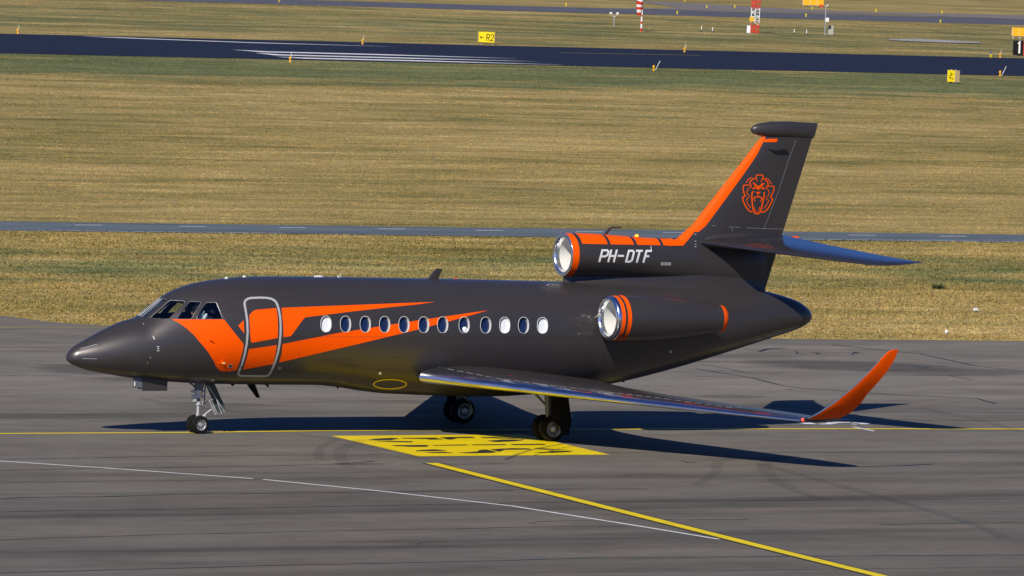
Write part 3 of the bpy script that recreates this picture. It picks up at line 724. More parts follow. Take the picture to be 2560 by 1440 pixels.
# small probes and sensors low on the nose
def bladeobj(name, base, tip, chord, thick, m, sweepdir=Vector((1,0,0)), tipk=.55, nrm=None):
    base = Vector(base); tip = Vector(tip); ax = (tip-base).normalized(); sd = sweepdir; nr = ax.cross(sd).normalized(); mbx = MB(); secs = []
    for t in (0, .5, 1):
        c_ = base.lerp(tip, t); ch = chord*(1+(tipk-1)*t); secs.append([c_+sd*ch*u+nr*thick*v*(1+(tipk-1)*t) for u, v in ((0,0),(.08,.35),(.35,.5),(.7,.3),(1,0),(.7,-.3),(.35,-.5),(.08,-.35))])
    mbx.loft(secs); return mbx.build(name, m, JET, 30)
top = lambda x: Vector((x, 0, TOP(x)-.01)); bot = lambda x: Vector((x, 0, BOT(x)+.01))
bladeobj('blade_antenna', top(9.75), top(9.75)+Vector((.22,0,.24)), .30, .03, M['dark'], tipk=.62)
bladeobj('blade_antenna', bot(5.2), bot(5.2)+Vector((.27,0,-.32)), .22, .03, M['blackpaint'], tipk=.45)
bladeobj('blade_antenna', bot(5.65), bot(5.65)+Vector((.09,0,-.07)), .10, .02, M['blackpaint'])
bladeobj('blade_antenna', bot(4.78), bot(4.78)+Vector((.05,0,-.05)), .12, .05, M['blackpaint'])
bladeobj('blade_antenna', bot(7.5), bot(7.5)+Vector((.03,0,-.05)), .07, .02, M['blackpaint'])
bladeobj('blade_antenna', bot(15.0), bot(15.0)+Vector((.05,0,-.04)), .12, .03, M['blackpaint'])
bladeobj('blade_antenna', Vector((14.35,0,4.62)), Vector((14.52,0,4.81)), .10, .03, M['dark'], tipk=.8)
am = MB(); am.tube([(14.53,0,4.80),(14.60,0,4.825),(14.86,0,4.825)], [.018,.02,.016]); am.build('blade_antenna', M['dark'], JET)
for x in (4.60, 5.05, 6.95, 7.45):
    dmb = MB(); L_ = .05 if x < 6 else (.13 if x < 7.2 else .02); dmb.lathe([(0,.001),(.0,.03),(.03,.026),(.045,.001)], top(x)+Vector((0,0,0)), (0,0,1), 0, 12); dmb.v = [(x+(v[0]-x)*L_/.03, v[1], v[2]) for v in dmb.v]; dmb.build('roof_sensor', M['white'], JET)
am = MB(); am.tube([top(7.5), top(7.5)+Vector((0,0,.08))], .008); am.build('roof_sensor', M['white'], JET)
h_, n_ = hit(FT, 555, 902)
pm = MB(); pm.tube([h_, h_+n_*.09], .018, 0, 8); pm.tube([h_+n_*.09, h_+n_*.09+Vector((-.10,0,0)), h_+n_*.09+Vector((-.16,0,0))], [.02,.012,.006], 0, 8); pm.box(h_+n_*.10+Vector((.01,0,0)), (.07,.02,.035), 1)
pm.build('pitot_probe', [M['orange'], M['creamsign']], JET)
h_, n_ = hit(FT, 521, 846); pm = MB(); pm.tube([h_, h_+n_*.06+Vector((.04,0,-.03)), h_+n_*.07+Vector((.12,0,-.07))], [.014,.012,.008], 0, 8); pm.build('angle_vane', M['orange'], JET)
pm = MB(); h_, n_ = hit(FT, 1489, 793); pm.tube([h_, h_+n_*.18], .02); pm.box(h_+n_*.2, (.07,.05,.05)); pm.box(h_+n_*.19+Vector((.05,0,-.07)), (.05,.04,.05)); pm.build('drain_mast', M['steel'], JET)

# ---- centre engine nacelle, pylon and fin (centre plane)
CE = empty('centre_engine', (13.3, 0, 4.17)); CE.parent = JET
def plc(o): o.location = -Vector((13.3,0,4.17)); return o
ZL0 = ony(1456, 609, -.43); ZL1 = ony(1702, 614.5, -.32)
def nacelle_ell(x, cz, ry, rz, n=48):
    zl = ZL0.z+(ZL1.z-ZL0.z)*(x-ZL0.x)/(ZL1.x-ZL0.x); a0 = math.asin(max(.2, min(.9, (zl-cz)/rz))) if x < ZL1.x+.6 else math.pi/6
    out = []
    for k in range(n):
        if k <= 4: a = a0*k/4
        elif k <= 20: a = a0+(math.pi-2*a0)*(k-4)/16
        elif k <= 24: a = math.pi-a0+a0*(k-20)/4
        else: a = math.pi+math.pi*(k-24)/24
        out.append(Vector((x, ry*math.cos(a), cz+rz*math.sin(a))))
    return out
zc0 = 4.172
tb = MB()
st_ = [(13.46,zc0,.505,.505),(13.6,zc0,.515,.512),(13.9,4.165,.52,.512),(14.4,4.15,.50,.505),(15.0,4.12,.46,.50),(15.6,4.09,.40,.495),(16.2,4.07,.33,.50),(16.8,4.05,.27,.50),(17.4,4.02,.23,.5),(18.0,3.98,.19,.46),(18.6,3.95,.11,.40),(18.85,3.93,.03,.3)]
fy = [pchip([(s[0], s[j]) for s in st_]) for j in (1,2,3)]
XB1 = ony(1433, 637, -.51).x; XB2 = ony(1449.5, 637, -.515).x; LIPL = XB1-13.30
SEG = [ony(q_, 611, -.43).x for q_ in (1456, 1520.5, 1528.5, 1589.5, 1598, 1660, 1668, 1702)]
txs = sorted([XB1-.01, XB1+.001, (XB1+XB2)/2, XB2] + SEG + [XB2+.03+(18.82-XB2)*i/40 for i in range(41)])
tb.loft([nacelle_ell(x, fy[0](max(x, 13.46)), fy[1](max(x, 13.46)), fy[2](max(x, 13.46))) for x in txs], 0, closed_ends=False)
for i in range(len(txs)-1):
    xm = (txs[i]+txs[i+1])/2; ring_ = xm < XB2; seg_ = any(SEG[j] < xm < SEG[j+1] for j in (0, 2, 4, 6))
    for k in range(48): tb.mi[i*48+k] = 1 if ring_ or (seg_ and 4 <= k < 20) else 0
# pylon below the duct
def pyl(x):
    a = interp([(13.36,.02),(13.5,.07),(14.2,.16),(15,.22),(16,.22),(17,.20),(18,.14),(18.84,.015)], x); return a
def pylb(x): return interp([(13.36,.03),(13.6,.15),(14.2,.36),(15.0,.60),(15.6,.70),(16.3,.68),(17,.5),(17.8,.32),(18.5,.15),(18.84,.02)], x)
pm = MB(); pxs = [13.36,13.38,13.42,13.5,13.65,13.85]+[14.1+.25*i for i in range(19)]+[18.7,18.8,18.84]
secs = []
for x in pxs:
    b0 = pylb(x); a0 = pyl(x); zt = 4.1; S_ = []; zt = 3.72
    cr = TOP(x); wd_ = WID(x); hh = cr-ZC(x)
    def surf(yv): return ZC(x)+hh*math.sqrt(max(0, 1-(yv/wd_)**2))
    zb = surf(b0)-.04
    col_ = []
    for t in (0, .12, .25, .4, .6, .8, 1.0):
        f_ = (1-t)**2.6; col_.append((a0+(b0-a0)*f_, zb+(zt-zb)*t))
    S_ = [Vector((x, -yv, zv)) for yv, zv in col_] + [Vector((x, yv, zv)) for yv, zv in col_[::-1]]
    secs.append(S_)
pm.loft(secs, 0); 
# fin: lofted in z
def finsec(z, xl, xt, th, n=14):
    c_ = xt-xl; P = []; ub = interp([(4.0,.30),(5.3,.285),(6.2,.24),(6.6,.20),(6.93,.10),(7.0,.07)], z)/c_
    th0 = [(0,0),(.005,.10),(.012,.16),(.03,.26),(.05,.33),(.085,.40),(.12,.44),(.18,.48),(.25,.5),(.4,.48),(.6,.36),(.8,.19),(1,.012)]
    prof = [(u, interp(th0, u)) for u in (0, ub*.02, ub*.06, ub*.15, ub*.35, ub*.65, ub)] + [(ub+(1-ub)*t, interp(th0, ub+(1-ub)*t)) for t in (.06,.15,.28,.45,.65,.85,1)]
    return [Vector((xl+c_*u, -v*th, z)) for u, v in prof] + [Vector((xl+c_*u, v*th, z)) for u, v in prof[::-1][:-1]]
def LEx(z): return interp([(3.9,15.9),(4.35,16.10),(4.62,16.42),(4.9,16.78),(5.0,16.86),(6.97,18.52),(7.1,18.62)], z)
def TEx(z): return interp([(3.2,18.79),(3.365,18.84),(7.382,20.085)], z)
FZ = [3.4,3.8,4.1,4.35,4.5,4.62,4.75,4.9,5.2,5.6,6,6.3,6.6,6.8,6.9,7.04]
fm = MB(); fm.loft([finsec(z, LEx(z), TEx(z), interp([(3.3,.40),(4.6,.34),(7,.20)], z)) for z in FZ], 0)
nf_ = 27
for i in range(len(FZ)-1):
    for k in range(nf_):
        if (k < 6 or k >= nf_-6) and FZ[i] > 4.70 and i < len(FZ)-1: fm.mi[i*nf_+k] = 1
base_parts = tb, pm, fm
tmp = [q_.build('t', [M['dark'], M['dark']], None, None) for q_ in (tb, pm, fm)]
bpy.context.view_layer.update(); CT = bvh(*tmp[:3])
for t in tmp: bpy.data.objects.remove(t)
def m3(l): return [(1320+x/4, 540+y/4) for x, y in l]
def m4(l): return [(1680+x/4, 280+y/4) for x, y in l]
nm = MB(); nm.v = tb.v[:]; nm.f = tb.f[:]; nm.mi = tb.mi[:]; nm.sm = tb.sm[:]
decal(nm, CT, m3([(1388,213),(1440,209),(1475,203),(1505,190),(1530,165),(1555,139),(1560,133),(1682,133),(1640,190),(1550,297),(1392,299)]), 1, .009, (), 4, 2.5)
# registration letters, painted on the duct side
def letters(spec):
    for x0, segs in spec:
        for seg in segs:
            pts = []
            for u, v in seg:
                X = x0+u+33*v; pts.append((1320+X/4, 540+(460-125*v+.014*(X-700))/4))
            for q in stroke(pts, 4.9): decal(nm, CT, q, 2, .006, (), 8, 6)
letters([(711, [[(0,0),(0,.94),(50,.94),(65,.84),(65,.60),(48,.46),(0,.46)]]), (800, [[(0,0),(0,1)], [(55,0),(55,1)], [(0,.5),(55,.5)]]), (880, [[(0,.52),(62,.52)]]),
         (977, [[(0,0),(0,.93),(40,.93),(55,.8),(55,.20),(38,.06),(0,.06)]]), (1086, [[(0,0),(0,.94)], [(-38,.94),(30,.94)]]), (1152, [[(0,0),(0,.94),(52,.94)], [(0,.52),(42,.52)]])])
for i in range(8): decal(nm, CT, m3([(1328+i*13,462),(1337+i*13,462),(1337+i*13,493),(1328+i*13,493)]), 3, .005, (), 20, 20)
for y in (183, 253, 284, 309): decal(nm, CT, m3([(1665,y-4),(1682,y-4),(1682,y+3),(1665,y+3)]), 3, .006, (), 20, 20)
plc(pm.build('engine_pylon', M['dark'], CE, 35))
plc(nm.build('nacelle', [M['dark'], M['orange'], M['white'], M['silver'], M['silver']], CE, 35))
def intake(parent, o, r, lipl=.155, n=48, tilt=0, aft=1.6):
    """polished lip, pale duct and dark fan hub, axis +x"""
    o = Vector(o); lip = MB()
    lip.lathe([(lipl,r*1.008),(lipl*.7,r*1.012),(lipl*.4,r*1.0),(lipl*.2,r*.972),(.018,r*.93),(.004,r*.895),(0,r*.865),(.01,r*.83),(.04,r*.80),(.09,r*.775),(.13,r*.765)], o, (1,tilt,0), 0, n)
    lo = lip.build('intake_lip', M['chrome'], parent, None)
    d = MB(); d.lathe([(.13,r*.76),(.25,r*.765),(.5,r*.79),(.9,r*.80),(aft,r*.78),(aft,.001)], o, (1,tilt,0), 0, n); do = d.build('intake_duct', M['duct'], parent, 60)
    return lo, do
lo, do = intake(CE, (0,0,0), .507, LIPL, aft=2.2); 
for q in (lo, do): q.location = (-.0, 0, 0)
# move lip so its rim stands at the photographed place
off = Vector((13.30, 0, zc0)) - Vector((13.3,0,4.17))
for q in (lo, do): q.location = off
bc = MB(); bc.lathe([(0,.045),(.05,.045),(.075,.03),(.085,.001)], Vector((15.28,0,4.585)), (0,0,1), 0, 14); bc.lathe([(-.03,.09),(.02,.07)], Vector((15.28,0,4.595)), (0,0,1), 1, 14); bc.build('anti_collision_beacon', [M['amberlamp'], M['red']], JET)

FIN = MB(); FIN.v = fm.v[:]; FIN.f = fm.f[:]; FIN.mi = fm.mi[:]; FIN.sm = fm.sm[:]
decal(FIN, CT, m4([(915,268),(1055,268),(1048,300),(915,300)]), 1, .006, (), 14, 8)
def lg(l, dx=0, dy=0): return [(1820+x/8, 380+y/8) for x, y in l]
# roaring-lion emblem, pen strokes and solid patches
for pts, wd, cl in (([(555,480),(580,460),(690,462),(700,490),(690,520)], 3.2, 0), ([(556,480),(575,590)], 2.6, 0), ([(700,490),(655,605)], 2.6, 0),
    ([(550,525),(500,540),(460,570),(430,610),(445,650),(465,695)], 3.6, 0), ([(690,525),(740,550),(780,585),(805,640),(785,680),(752,712)], 3.6, 0),
    ([(480,505),(430,530),(390,565),(358,615)], 2.4, 0), ([(750,520),(800,545),(840,590),(865,645)], 2.4, 0), ([(425,665),(380,660),(310,665),(298,720),(305,780),(325,830)], 3.2, 0),
    ([(800,690),(860,680),(915,690),(918,740),(900,800),(870,860)], 3.2, 0), ([(465,695),(400,735),(370,800),(390,850),(440,895)], 2.0, 0), ([(752,712),(800,760),(825,815),(810,865),(755,915)], 2.0, 0),
    ([(305,800),(340,880),(290,910),(300,975),(340,1070),(395,1150),(440,1190),(480,1198)], 3.8, 0), ([(885,840),(850,905),(890,945),(870,1000),(830,1080),(780,1150),(730,1195),(665,1203)], 3.8, 0),
    ([(418,915),(365,945),(385,1020),(450,1120)], 2.2, 0), ([(760,935),(815,970),(780,1050),(705,1130)], 2.2, 0),
    ([(510,780),(475,830),(475,930),(490,1100),(510,1190),(540,1225),(575,1235),(615,1228),(650,1190),(670,1100),(705,940),(725,860),(715,800)], 4.2, 0),
    ([(505,935),(540,900),(600,890),(650,905),(690,940)], 3.6, 0), ([(598,840),(598,885)], 2.2, 0), ([(520,930),(540,985)], 2.6, 0), ([(670,935),(645,995)], 2.6, 0), ([(520,1100),(545,1185)], 2.2, 0), ([(632,1100),(612,1185)], 2.2, 0), ([(545,1195),(605,1195)], 1.6, 0)):
    for q in stroke(lg(pts), wd*.80, bool(cl)): decal(FIN, CT, q, 1, .006, (), 30, 30)
for pts in ([(485,608),(530,618),(603,685),(680,628),(745,618),(600,770)], [(515,690),(562,738),(475,740)], [(700,692),(740,748),(650,740)], [(558,790),(600,800),(645,790),(640,820),(600,845),(565,822)]):
    decal(FIN, CT, lg(pts), 1, .006, (), 30, 30)
decal(FIN, CT, m4([(955,372),(1145,374),(1172,428),(1080,430),(1020,418)]), 2, .006, (), 30, 30)     # vent grille
# rudder hinge line as a narrow grey strip, rudder panel joints
for pts in (m4([(1240,280),(1165,480),(1060,800),(950,1090),(910,1180)]), m4([(1245,280),(1400,284),(1445,272)]), m4([(400,1135),(600,1150),(605,1195)]), m4([(610,1150),(900,1165),(1110,1170)])):
    for q in stroke(pts, .55): decal(FIN, CT, q, 3, .005, (), 40, 20)
fin = FIN.build('tail_fin', [M['dark'], M['orange'], M['blackpaint'], M['silver']], JET, 32)
# bullet cap on top of the fin
cap = MB(); P = []
for i in range(25):
    t = i/24; x = 18.256+(20.05-18.256)*t; e = min(1, math.sqrt(max(0, 1-(1-min(t/.42,1))**2))); e = max(e, .02)
    zt = 7.20+interp([(0,0),(.04,.09),(.12,.15),(.3,.20),(.55,.215),(.8,.20),(1,.185)], t); zb = 7.20-interp([(0,0),(.04,.09),(.12,.14),(.3,.175),(.7,.185),(1,.185)], t)
    wd_ = .17*e*interp([(0,1),(.5,1),(1,.25)], t); cz = (zt+zb)/2; rz = max((zt-zb)/2, .01)
    P.append([Vector((x+(.055*math.sin(a) if t > .9 else 0), wd_*math.cos(a), cz+rz*math.copysign(abs(math.sin(a))**.8, math.sin(a)))) for a in [2*math.pi*k/20 for k in range(20)]])
cap.loft(P); cap.build('fin_cap', M['dark'], JET, 50)

# ---- horizontal stabiliser
def wing_sec(xl, xt, y, z, th, up=Vector((0,0,1)), tw=0, camber=.0):
    prof = [(1,.0),(.8,.16),(.6,.33),(.4,.46),(.25,.5),(.12,.43),(.05,.31),(.015,.18),(0,0),(.015,-.15),(.05,-.24),(.12,-.31),(.25,-.36),(.4,-.34),(.6,-.24),(.8,-.11)]
    c_ = xt-xl; return [Vector((xl+c_*u, y, z)) + up*(v*th + tw*(u-.0)*-1) for u, v in prof]
for s in (-1, 1):
    hs = MB(); secs = []
    for (ay, xl, xt, z, th) in ((.0,16.80,19.18,4.50,.20),(.3,17.00,19.27,4.48,.20),(1.5,17.88,19.70,4.39,.17),(3.0,19.02,20.36,4.285,.12),(3.6,19.47,20.66,4.24,.095),(3.78,19.70,20.79,4.235,.07),(3.87,20.10,20.92,4.25,.03)):
        secs.append(wing_sec(xl, xt, s*ay, z, th, tw=-(xt-xl)*.088))
    hs.loft(secs); hst = hs.build('horizontal_stabiliser', M['gloss'], JET, 40)
sb = MB(); P = []
for i in range(13):
    t = i/12; x = 16.75+(19.15-16.75)*t; e = math.sin(math.pi*min(max(t,.01),.99)**.8)**.7 if t < .97 else .1
    P.append([Vector((x, .30*e*math.cos(a)*.9, 4.56+.20*e*math.sin(a))) for a in [2*math.pi*k/16 for k in range(16)]])
sb.loft(P); sb.build('stabiliser_fairing', M['dark'], JET, 50)
p_ = ony(1988, 592, -.35); pm = MB(); pm.box((p_.x,-.35,p_.z-.01), (.16,.06,.045)); pm.build('actuator_fairing', M['orange'], JET)
p_ = ony(1972, 620.5, -1.05); pm = MB(); pm.lathe([(-.03,.04),(.01,.035),(.02,.001)], (p_.x,-1.05,p_.z), (0,0,1), 0, 10); pm.build('stabiliser_light', M['white'], JET)

# ---- side engines
SEX = 13.60
for s in (-1, 1):
    E_ = empty('side_engine', (SEX, s*1.77, 2.815)); E_.parent = JET
    nb = MB(); r = .52
    bx = [ony(q_, 796, -1.77-.53).x-SEX for q_ in (1556, 1565, 1570.5, 1580)]; ex = [ony(q_, 800, -1.77-.31).x-SEX for q_ in (1810, 1821)]
    prof = [(bx[0]-.01,.520),(bx[0],.521),(bx[1],.528),(bx[1]+.001,.528),(bx[2],.532),(bx[2]+.001,.532),(bx[3],.536),(.60,.54),(1.0,.54),(1.5,.515),(2.0,.465),(2.5,.395),(ex[0],.335),(ex[0]+.001,.335),(ex[1],.305),(ex[1]+.01,.29),(2.9,.27)]
    mis = [1,1,0,0,0,1,0,0,0,0,0,0,0,1,2,2]; print('bands', bx, ex)
    # bands: two thin orange rings behind the lip and one at the nozzle
    nb.lathe(prof, (0,0,0), (1,0,0), 0, 56, mis); nb.build('nacelle', [M['dark'], M['orange'], M['soot']], E_, 50)
    lo, do = intake(E_, (0,0,0), .52, bx[0], aft=1.2)
    hub = MB(); hub.lathe([(1.2,.13),(1.08,.12),(.98,.07),(.95,.001)], (0,0,0), (1,0,0), 0, 20); hub.build('fan_hub', M['soot'], E_)
    py = MB(); secs = []
    for yv, z in ((s*-.95, 0), (s*-.35, 0)):
        secs.append([Vector((.75+1.9*u, yv, z+.0+v*.26)) for u, v in ((0,0),(.03,.3),(.15,.5),(.5,.5),(.8,.3),(1,0),(.8,-.3),(.5,-.5),(.15,-.5),(.03,-.3))])
    py.loft(secs); py.build('engine_pylon', M['dark'], E_, 40)

# ---- wings
WL = [(0,9.2,13.9,1.37,.56),(1.0,9.10,13.75,1.38,.56),(1.22,9.02,13.68,1.38,.55),(1.7,9.36,13.66,1.365,.48),(2.6,9.97,13.70,1.325,.37),(4.0,10.9,14.05,1.275,.31),(6.0,12.22,14.68,1.205,.22),(8.0,13.55,15.25,1.15,.155),(9.05,14.24,15.46,1.13,.12),(9.35,14.46,15.52,1.125,.11)]
WLT = [(9.35,14.46,15.52,1.125,.11,0)]
for ay_, le_, te_, th_, ca_ in ((9.62,(2021,1045),(2102,1042),.095,14),(9.85,(2046,1032),(2127,1031),.09,32),(10.03,(2081,1009),(2152,1009),.08,50),(10.18,(2109,987),(2167,987),.07,61),
        (10.36,(2140,962),(2190,962),.06,66),(10.52,(2171,931),(2216,932),.05,69),(10.64,(2200,900),(2236,898),.035,70),(10.69,(2216,883),(2243,879),.025,70),(10.71,(2224,877),(2245,875.5),.018,70),(10.72,(2238,873.5),(2246.5,872.5),.008,70)):
    a_ = ony(*le_, -ay_); b_ = ony(*te_, -ay_); WLT.append((ay_, a_.x, b_.x, a_.z, th_, ca_))
for s in (-1, 1):
    wm = MB(); secs = [wing_sec(xl, xt, s*ay, z, th, tw=interp([(0,.08),(4,.05),(8,0)], ay)) for (ay, xl, xt, z, th) in WL]; wm.loft(secs)
    wg = wm.build('wing', [M['dark']], JET, 60)
    # polished leading edge: front slice of the same sections, a hair proud
    lm = MB(); ls = []
    for (ay, xl, xt, z, th) in WL[2:]:
        c_ = xt-xl; cut_ = min(.15, .50/c_); ls.append([Vector((xl-.004+c_*u, s*ay, z-interp([(0,.08),(4,.05),(8,0)], ay)*u+v*th*1.02)) for u, v in ((cut_+.06,.445 if cut_ > .11 else .46),(.10,.41),(.05,.315),(.03,.25),(.015,.185),(.005,.10),(0,0),(.005,-.09),(.015,-.155),(.03,-.20),(.05,-.245),(.075,-.28))])
    lm.loft(ls, 0, False, False); lm.build('leading_edge', M['leadedge'], wg, None)
    # winglet
    vm = MB(); vs = []
    for (ay, xl, xt, z, th, cant) in WLT:
        up = Vector((0, -s*math.sin(R(cant))*-1*-1, math.cos(R(cant)))); up = Vector((0, -s*math.sin(R(cant)), math.cos(R(cant))))
        vs.append(wing_sec(xl, xt, s*ay, z, th, up, tw=0))
    vm.loft(vs, 0)
    for i in range(16): vm.mi[i] = 1
    vm.mi[-2] = 1; vm.mi[-1] = 0; wl = vm.build('winglet', [M['orange'], M['dark']], wg, 50)
    le = MB(); ls = []
    for (ay, xl, xt, z, th, cant) in WLT[1:-3]:
        up = Vector((0, -s*math.sin(R(cant)), math.cos(R(cant)))); c_ = xt-xl
        ls.append([Vector((xl-.006+c_*u, s*ay, z-.0))+up*(v*th*1.10) for u, v in ((.16,.47),(.05,.33),(.015,.2),(0,0),(.012,-.14),(.03,-.20))])
    le.loft(ls, 0, False, False); le.build('winglet_leading_edge', M['leadedge'], wg, None)
    nl = MB(); nl.lathe([(-.05,.001),(-.03,.03),(.02,.035),(.06,.02),(.07,.001)], (14.50, s*9.42, 1.15), (1,0,0), 0, 10); nl.build('navigation_light', M['redlamp'] if s < 0 else M['glass'], wg)
    if s < 0:
        bpy.context.view_layer.update(); WT = bvh(wg, wl)
        # walkway dashes and red stencils on the top skin
        dl = MB()
        def walk(a, b, wd, mi, dash=16, gap=7):
            n = int(math.hypot(b[0]-a[0], b[1]-a[1])/(dash+gap)); 
            for i in range(n):
                t0 = i/n; t1 = t0+dash/(dash+gap)/n; q = stroke([(a[0]+(b[0]-a[0])*t0, a[1]+(b[1]-a[1])*t0), (a[0]+(b[0]-a[0])*t1, a[1]+(b[1]-a[1])*t1)], wd)[0]; decal(dl, WT, q, mi, .006, (), 30, 5)
        seq = [(1095,918),(1237,945.5),(1377,964),(1660,997),(1838,1021),(1862,1016)]
        for a, b in zip(seq, seq[1:]): walk(a, b, .75, 1)
        for a, b, mi in (((1136,935),(1165,939),2), ((1270,939),(1282,940),2), ((1410,973),(1425,975),1), ((1465,981),(1478,982),2), ((1510,983),(1535,985),1), ((1555,988),(1580,991),2), ((1705,1006),(1740,1010),2), ((1885,1031),(1925,1036),2)):
            q = stroke([a, b], .9)[0]; decal(dl, WT, q, mi, .006, (), 30, 5)
        if dl.v: join_into(wg, dl, [M['dark'], mat('faded_stencil', (.42,.42,.42), .5), M['red']])

# ---- landing gear
def wheel(parent, c, r, w_, rimr, spokes, name='wheel'):
    c = Vector(c); wm = MB()
    prof = [(-w_/2,rimr),(-w_/2*1.0,rimr*1.1),(-w_/2,r*.80),(-w_*.42,r*.93),(-w_*.28,r*.99),(0,r),(w_*.28,r*.99),(w_*.42,r*.93),(w_/2,r*.80),(w_/2,rimr*1.1),(w_/2,rimr)]
    wm.lathe(prof, c, (0,1,0), 0, 40)
    for g_ in (-.16, 0, .16): pass
    for sd in (-1, 1):
        wm.lathe([(sd*w_/2*.98,rimr*1.01),(sd*w_/2*.92,rimr*.93),(sd*w_/2*.55,rimr*.86),(sd*w_/2*.5,rimr*.45),(sd*w_/2*.85,rimr*.36),(sd*w_/2*.95,rimr*.15),(sd*w_/2*.95,.001)], c, (0,1,0), 1, 36)
        for k in range(spokes):
            a = 2*math.pi*k/spokes; d = Vector((math.cos(a), 0, math.sin(a))); q = Matrix.Rotation(-a, 3, 'Y')
            wm.box(c+d*rimr*.65+Vector((0, sd*w_/2*.62, 0)), (rimr*.36, .02, rimr*.10), 2, q)
    return wm.build(name, [M['tyre'], M['rim'] if r < .3 else M['rim_shaded'], M['blackpaint']], parent, 35)
NG = empty('nose_gear', (4.0,0,.21)); NG.parent = JET
gm = MB(); gx = 0
gm.tube([(gx-.02,0,.0),(gx,0,.28)], .035, 1); gm.tube([(gx,0,.22),(gx,0,.46)], .032, 1); gm.tube([(gx,0,.44),(gx,0,.52)], .065, 1); gm.tube([(gx,0,.50),(gx,0,.62)], .045, 0); gm.tube([(gx,0,.60),(gx,0,.80)], [.085,.095], 1)
gm.tube([(gx,0,.78),(gx+.02,0,1.10)], [.10,.12], 0); gm.tube([(gx,-.17,0),(gx,.17,0)], .035, 1)
gm.tube([(gx-.03,0,.75),(gx-.22,-.05,.76)], [.05,.02], 1); gm.box((gx-.12,-.03,.60), (.09,.1,.14), 1); gm.tube([(gx-.42,0,1.10),(gx-.05,0,.82)], .022, 0)
gm.tube([(gx+.03,0,.10),(gx+.20,0,.24),(gx+.34,0,.34)], .018, 1); gm.tube([(gx+.05,-.04,.10),(gx+.18,-.04,.20)], .016, 1); gm.tube([(gx+.04,0,.42),(gx+.26,0,.54),(gx+.42,0,.30)], .016, 1)
for z in (.5,.62,.74,.86): gm.tube([(gx+.08,-.05,z),(gx+.15,-.05,z+.09),(gx+.09,-.02,z+.16)], .012, 1, 6)
gm.tube([(gx+.12,-.06,.45),(gx+.13,-.07,.8),(gx+.16,-.04,1.05)], .010, 2, 6)
gm.build('strut', [M['geargrey'], M['steel'], M['black']], NG)
for s in (-1, 1): wheel(NG, (0.0, s*.14, 0), .21, .15, .122, 9)
dg_ = MB(); q = Matrix.Rotation(R(62), 3, 'Y')
dg_.box((gx+.38,-.02,.72), (.92,.03,.20), 0, q); dg_.box((gx+.30,-.14,.38), (.34,.02,.02), 1, q); dg_.box((gx+.37,-.05,.42), (.42,.03,.015), 1, q)
dg_.tube([(gx+.18,-.13,.88),(gx+.62,-.13,.28)], .010, 1, 6); dg_.tube([(gx+.20,-.13,.54),(gx+.38,-.13,.62),(gx+.54,-.13,.25)], .012, 1, 6)
dg_.build('rear_door', [M['greenp'], M['steel']], NG)
fd = MB()
def gdoor(px0, px1, pyt, pyb, yv, m, th=.03):
    a = ony(px0, (pyt+pyb)/2, yv); b = ony(px1, (pyt+pyb)/2, yv); t_ = ony(px1, pyt, yv).z; u_ = ony(px1, pyb, yv).z
    q_ = MB(); q_.box(((a.x+b.x)/2-4.0, yv, (t_+u_)/2-.21), (b.x-a.x, th, t_-u_), 0); return q_.build('front_door', m, NG, None)
gdoor(333, 357, 940, 969, -.25, M['geargrey']); gdoor(356, 418, 940, 977, -.27, M['dark']); gdoor(345, 405, 940, 972, .25, M['dark'])
q_ = MB(); a = ony(337, 960, -.28); q_.box((a.x-4.0, -.275, a.z-.21), (.02, .03, .10)); q_.build('landing_lamp', M['white'], NG, None)
def main_gear(s):
    G_ = empty('main_gear', (11.9, s*2.25, .297)); G_.parent = JET
    m_ = MB(); m_.tube([(.02,0,0),(-.02,0,.55),(-.04,s*-.05,1.0)], [.06,.08,.09], 0); m_.tube([(0,-.22,0),(0,.22,0)], .05, 1); m_.tube([(-.05,0,.5),(-.42,s*-.3,.95)], .03, 0)
    m_.tube([(.02,-.1,.12),(.12,-.1,.25),(.02,-.1,.42)], .02, 1, 6)
    m_.tube([(-.14,-.36,.42),(.12,-.36,.18),(.20,-.36,-.05)], .008, 2, 6)
    m_.build('strut', [M['geargrey'], M['steel'], M['creamsign']], G_)
    for t in (-1, 1): wheel(G_, (0, t*.20, 0), .297, .20, .185, 16)
    d = MB()
    P0 = [(-.16,.92),(.26,.92),(.40,.20),(.34,-.12),(.16,-.14),(.10,.06),(-.14,.22)]
    yo = s*.36; d.add([(x_, yo, z_) for x_, z_ in P0]+[(x_, yo+s*.03, z_) for x_, z_ in P0], [tuple(range(7)), tuple(range(13,6,-1))]+[(i,(i+1)%7,(i+1)%7+7,i+7) for i in range(7)], 0, False)
    d.build('leg_door', M['blackpaint'], G_)  # black colour stands in for the wing's shade on this door
main_gear(-1); main_gear(1)

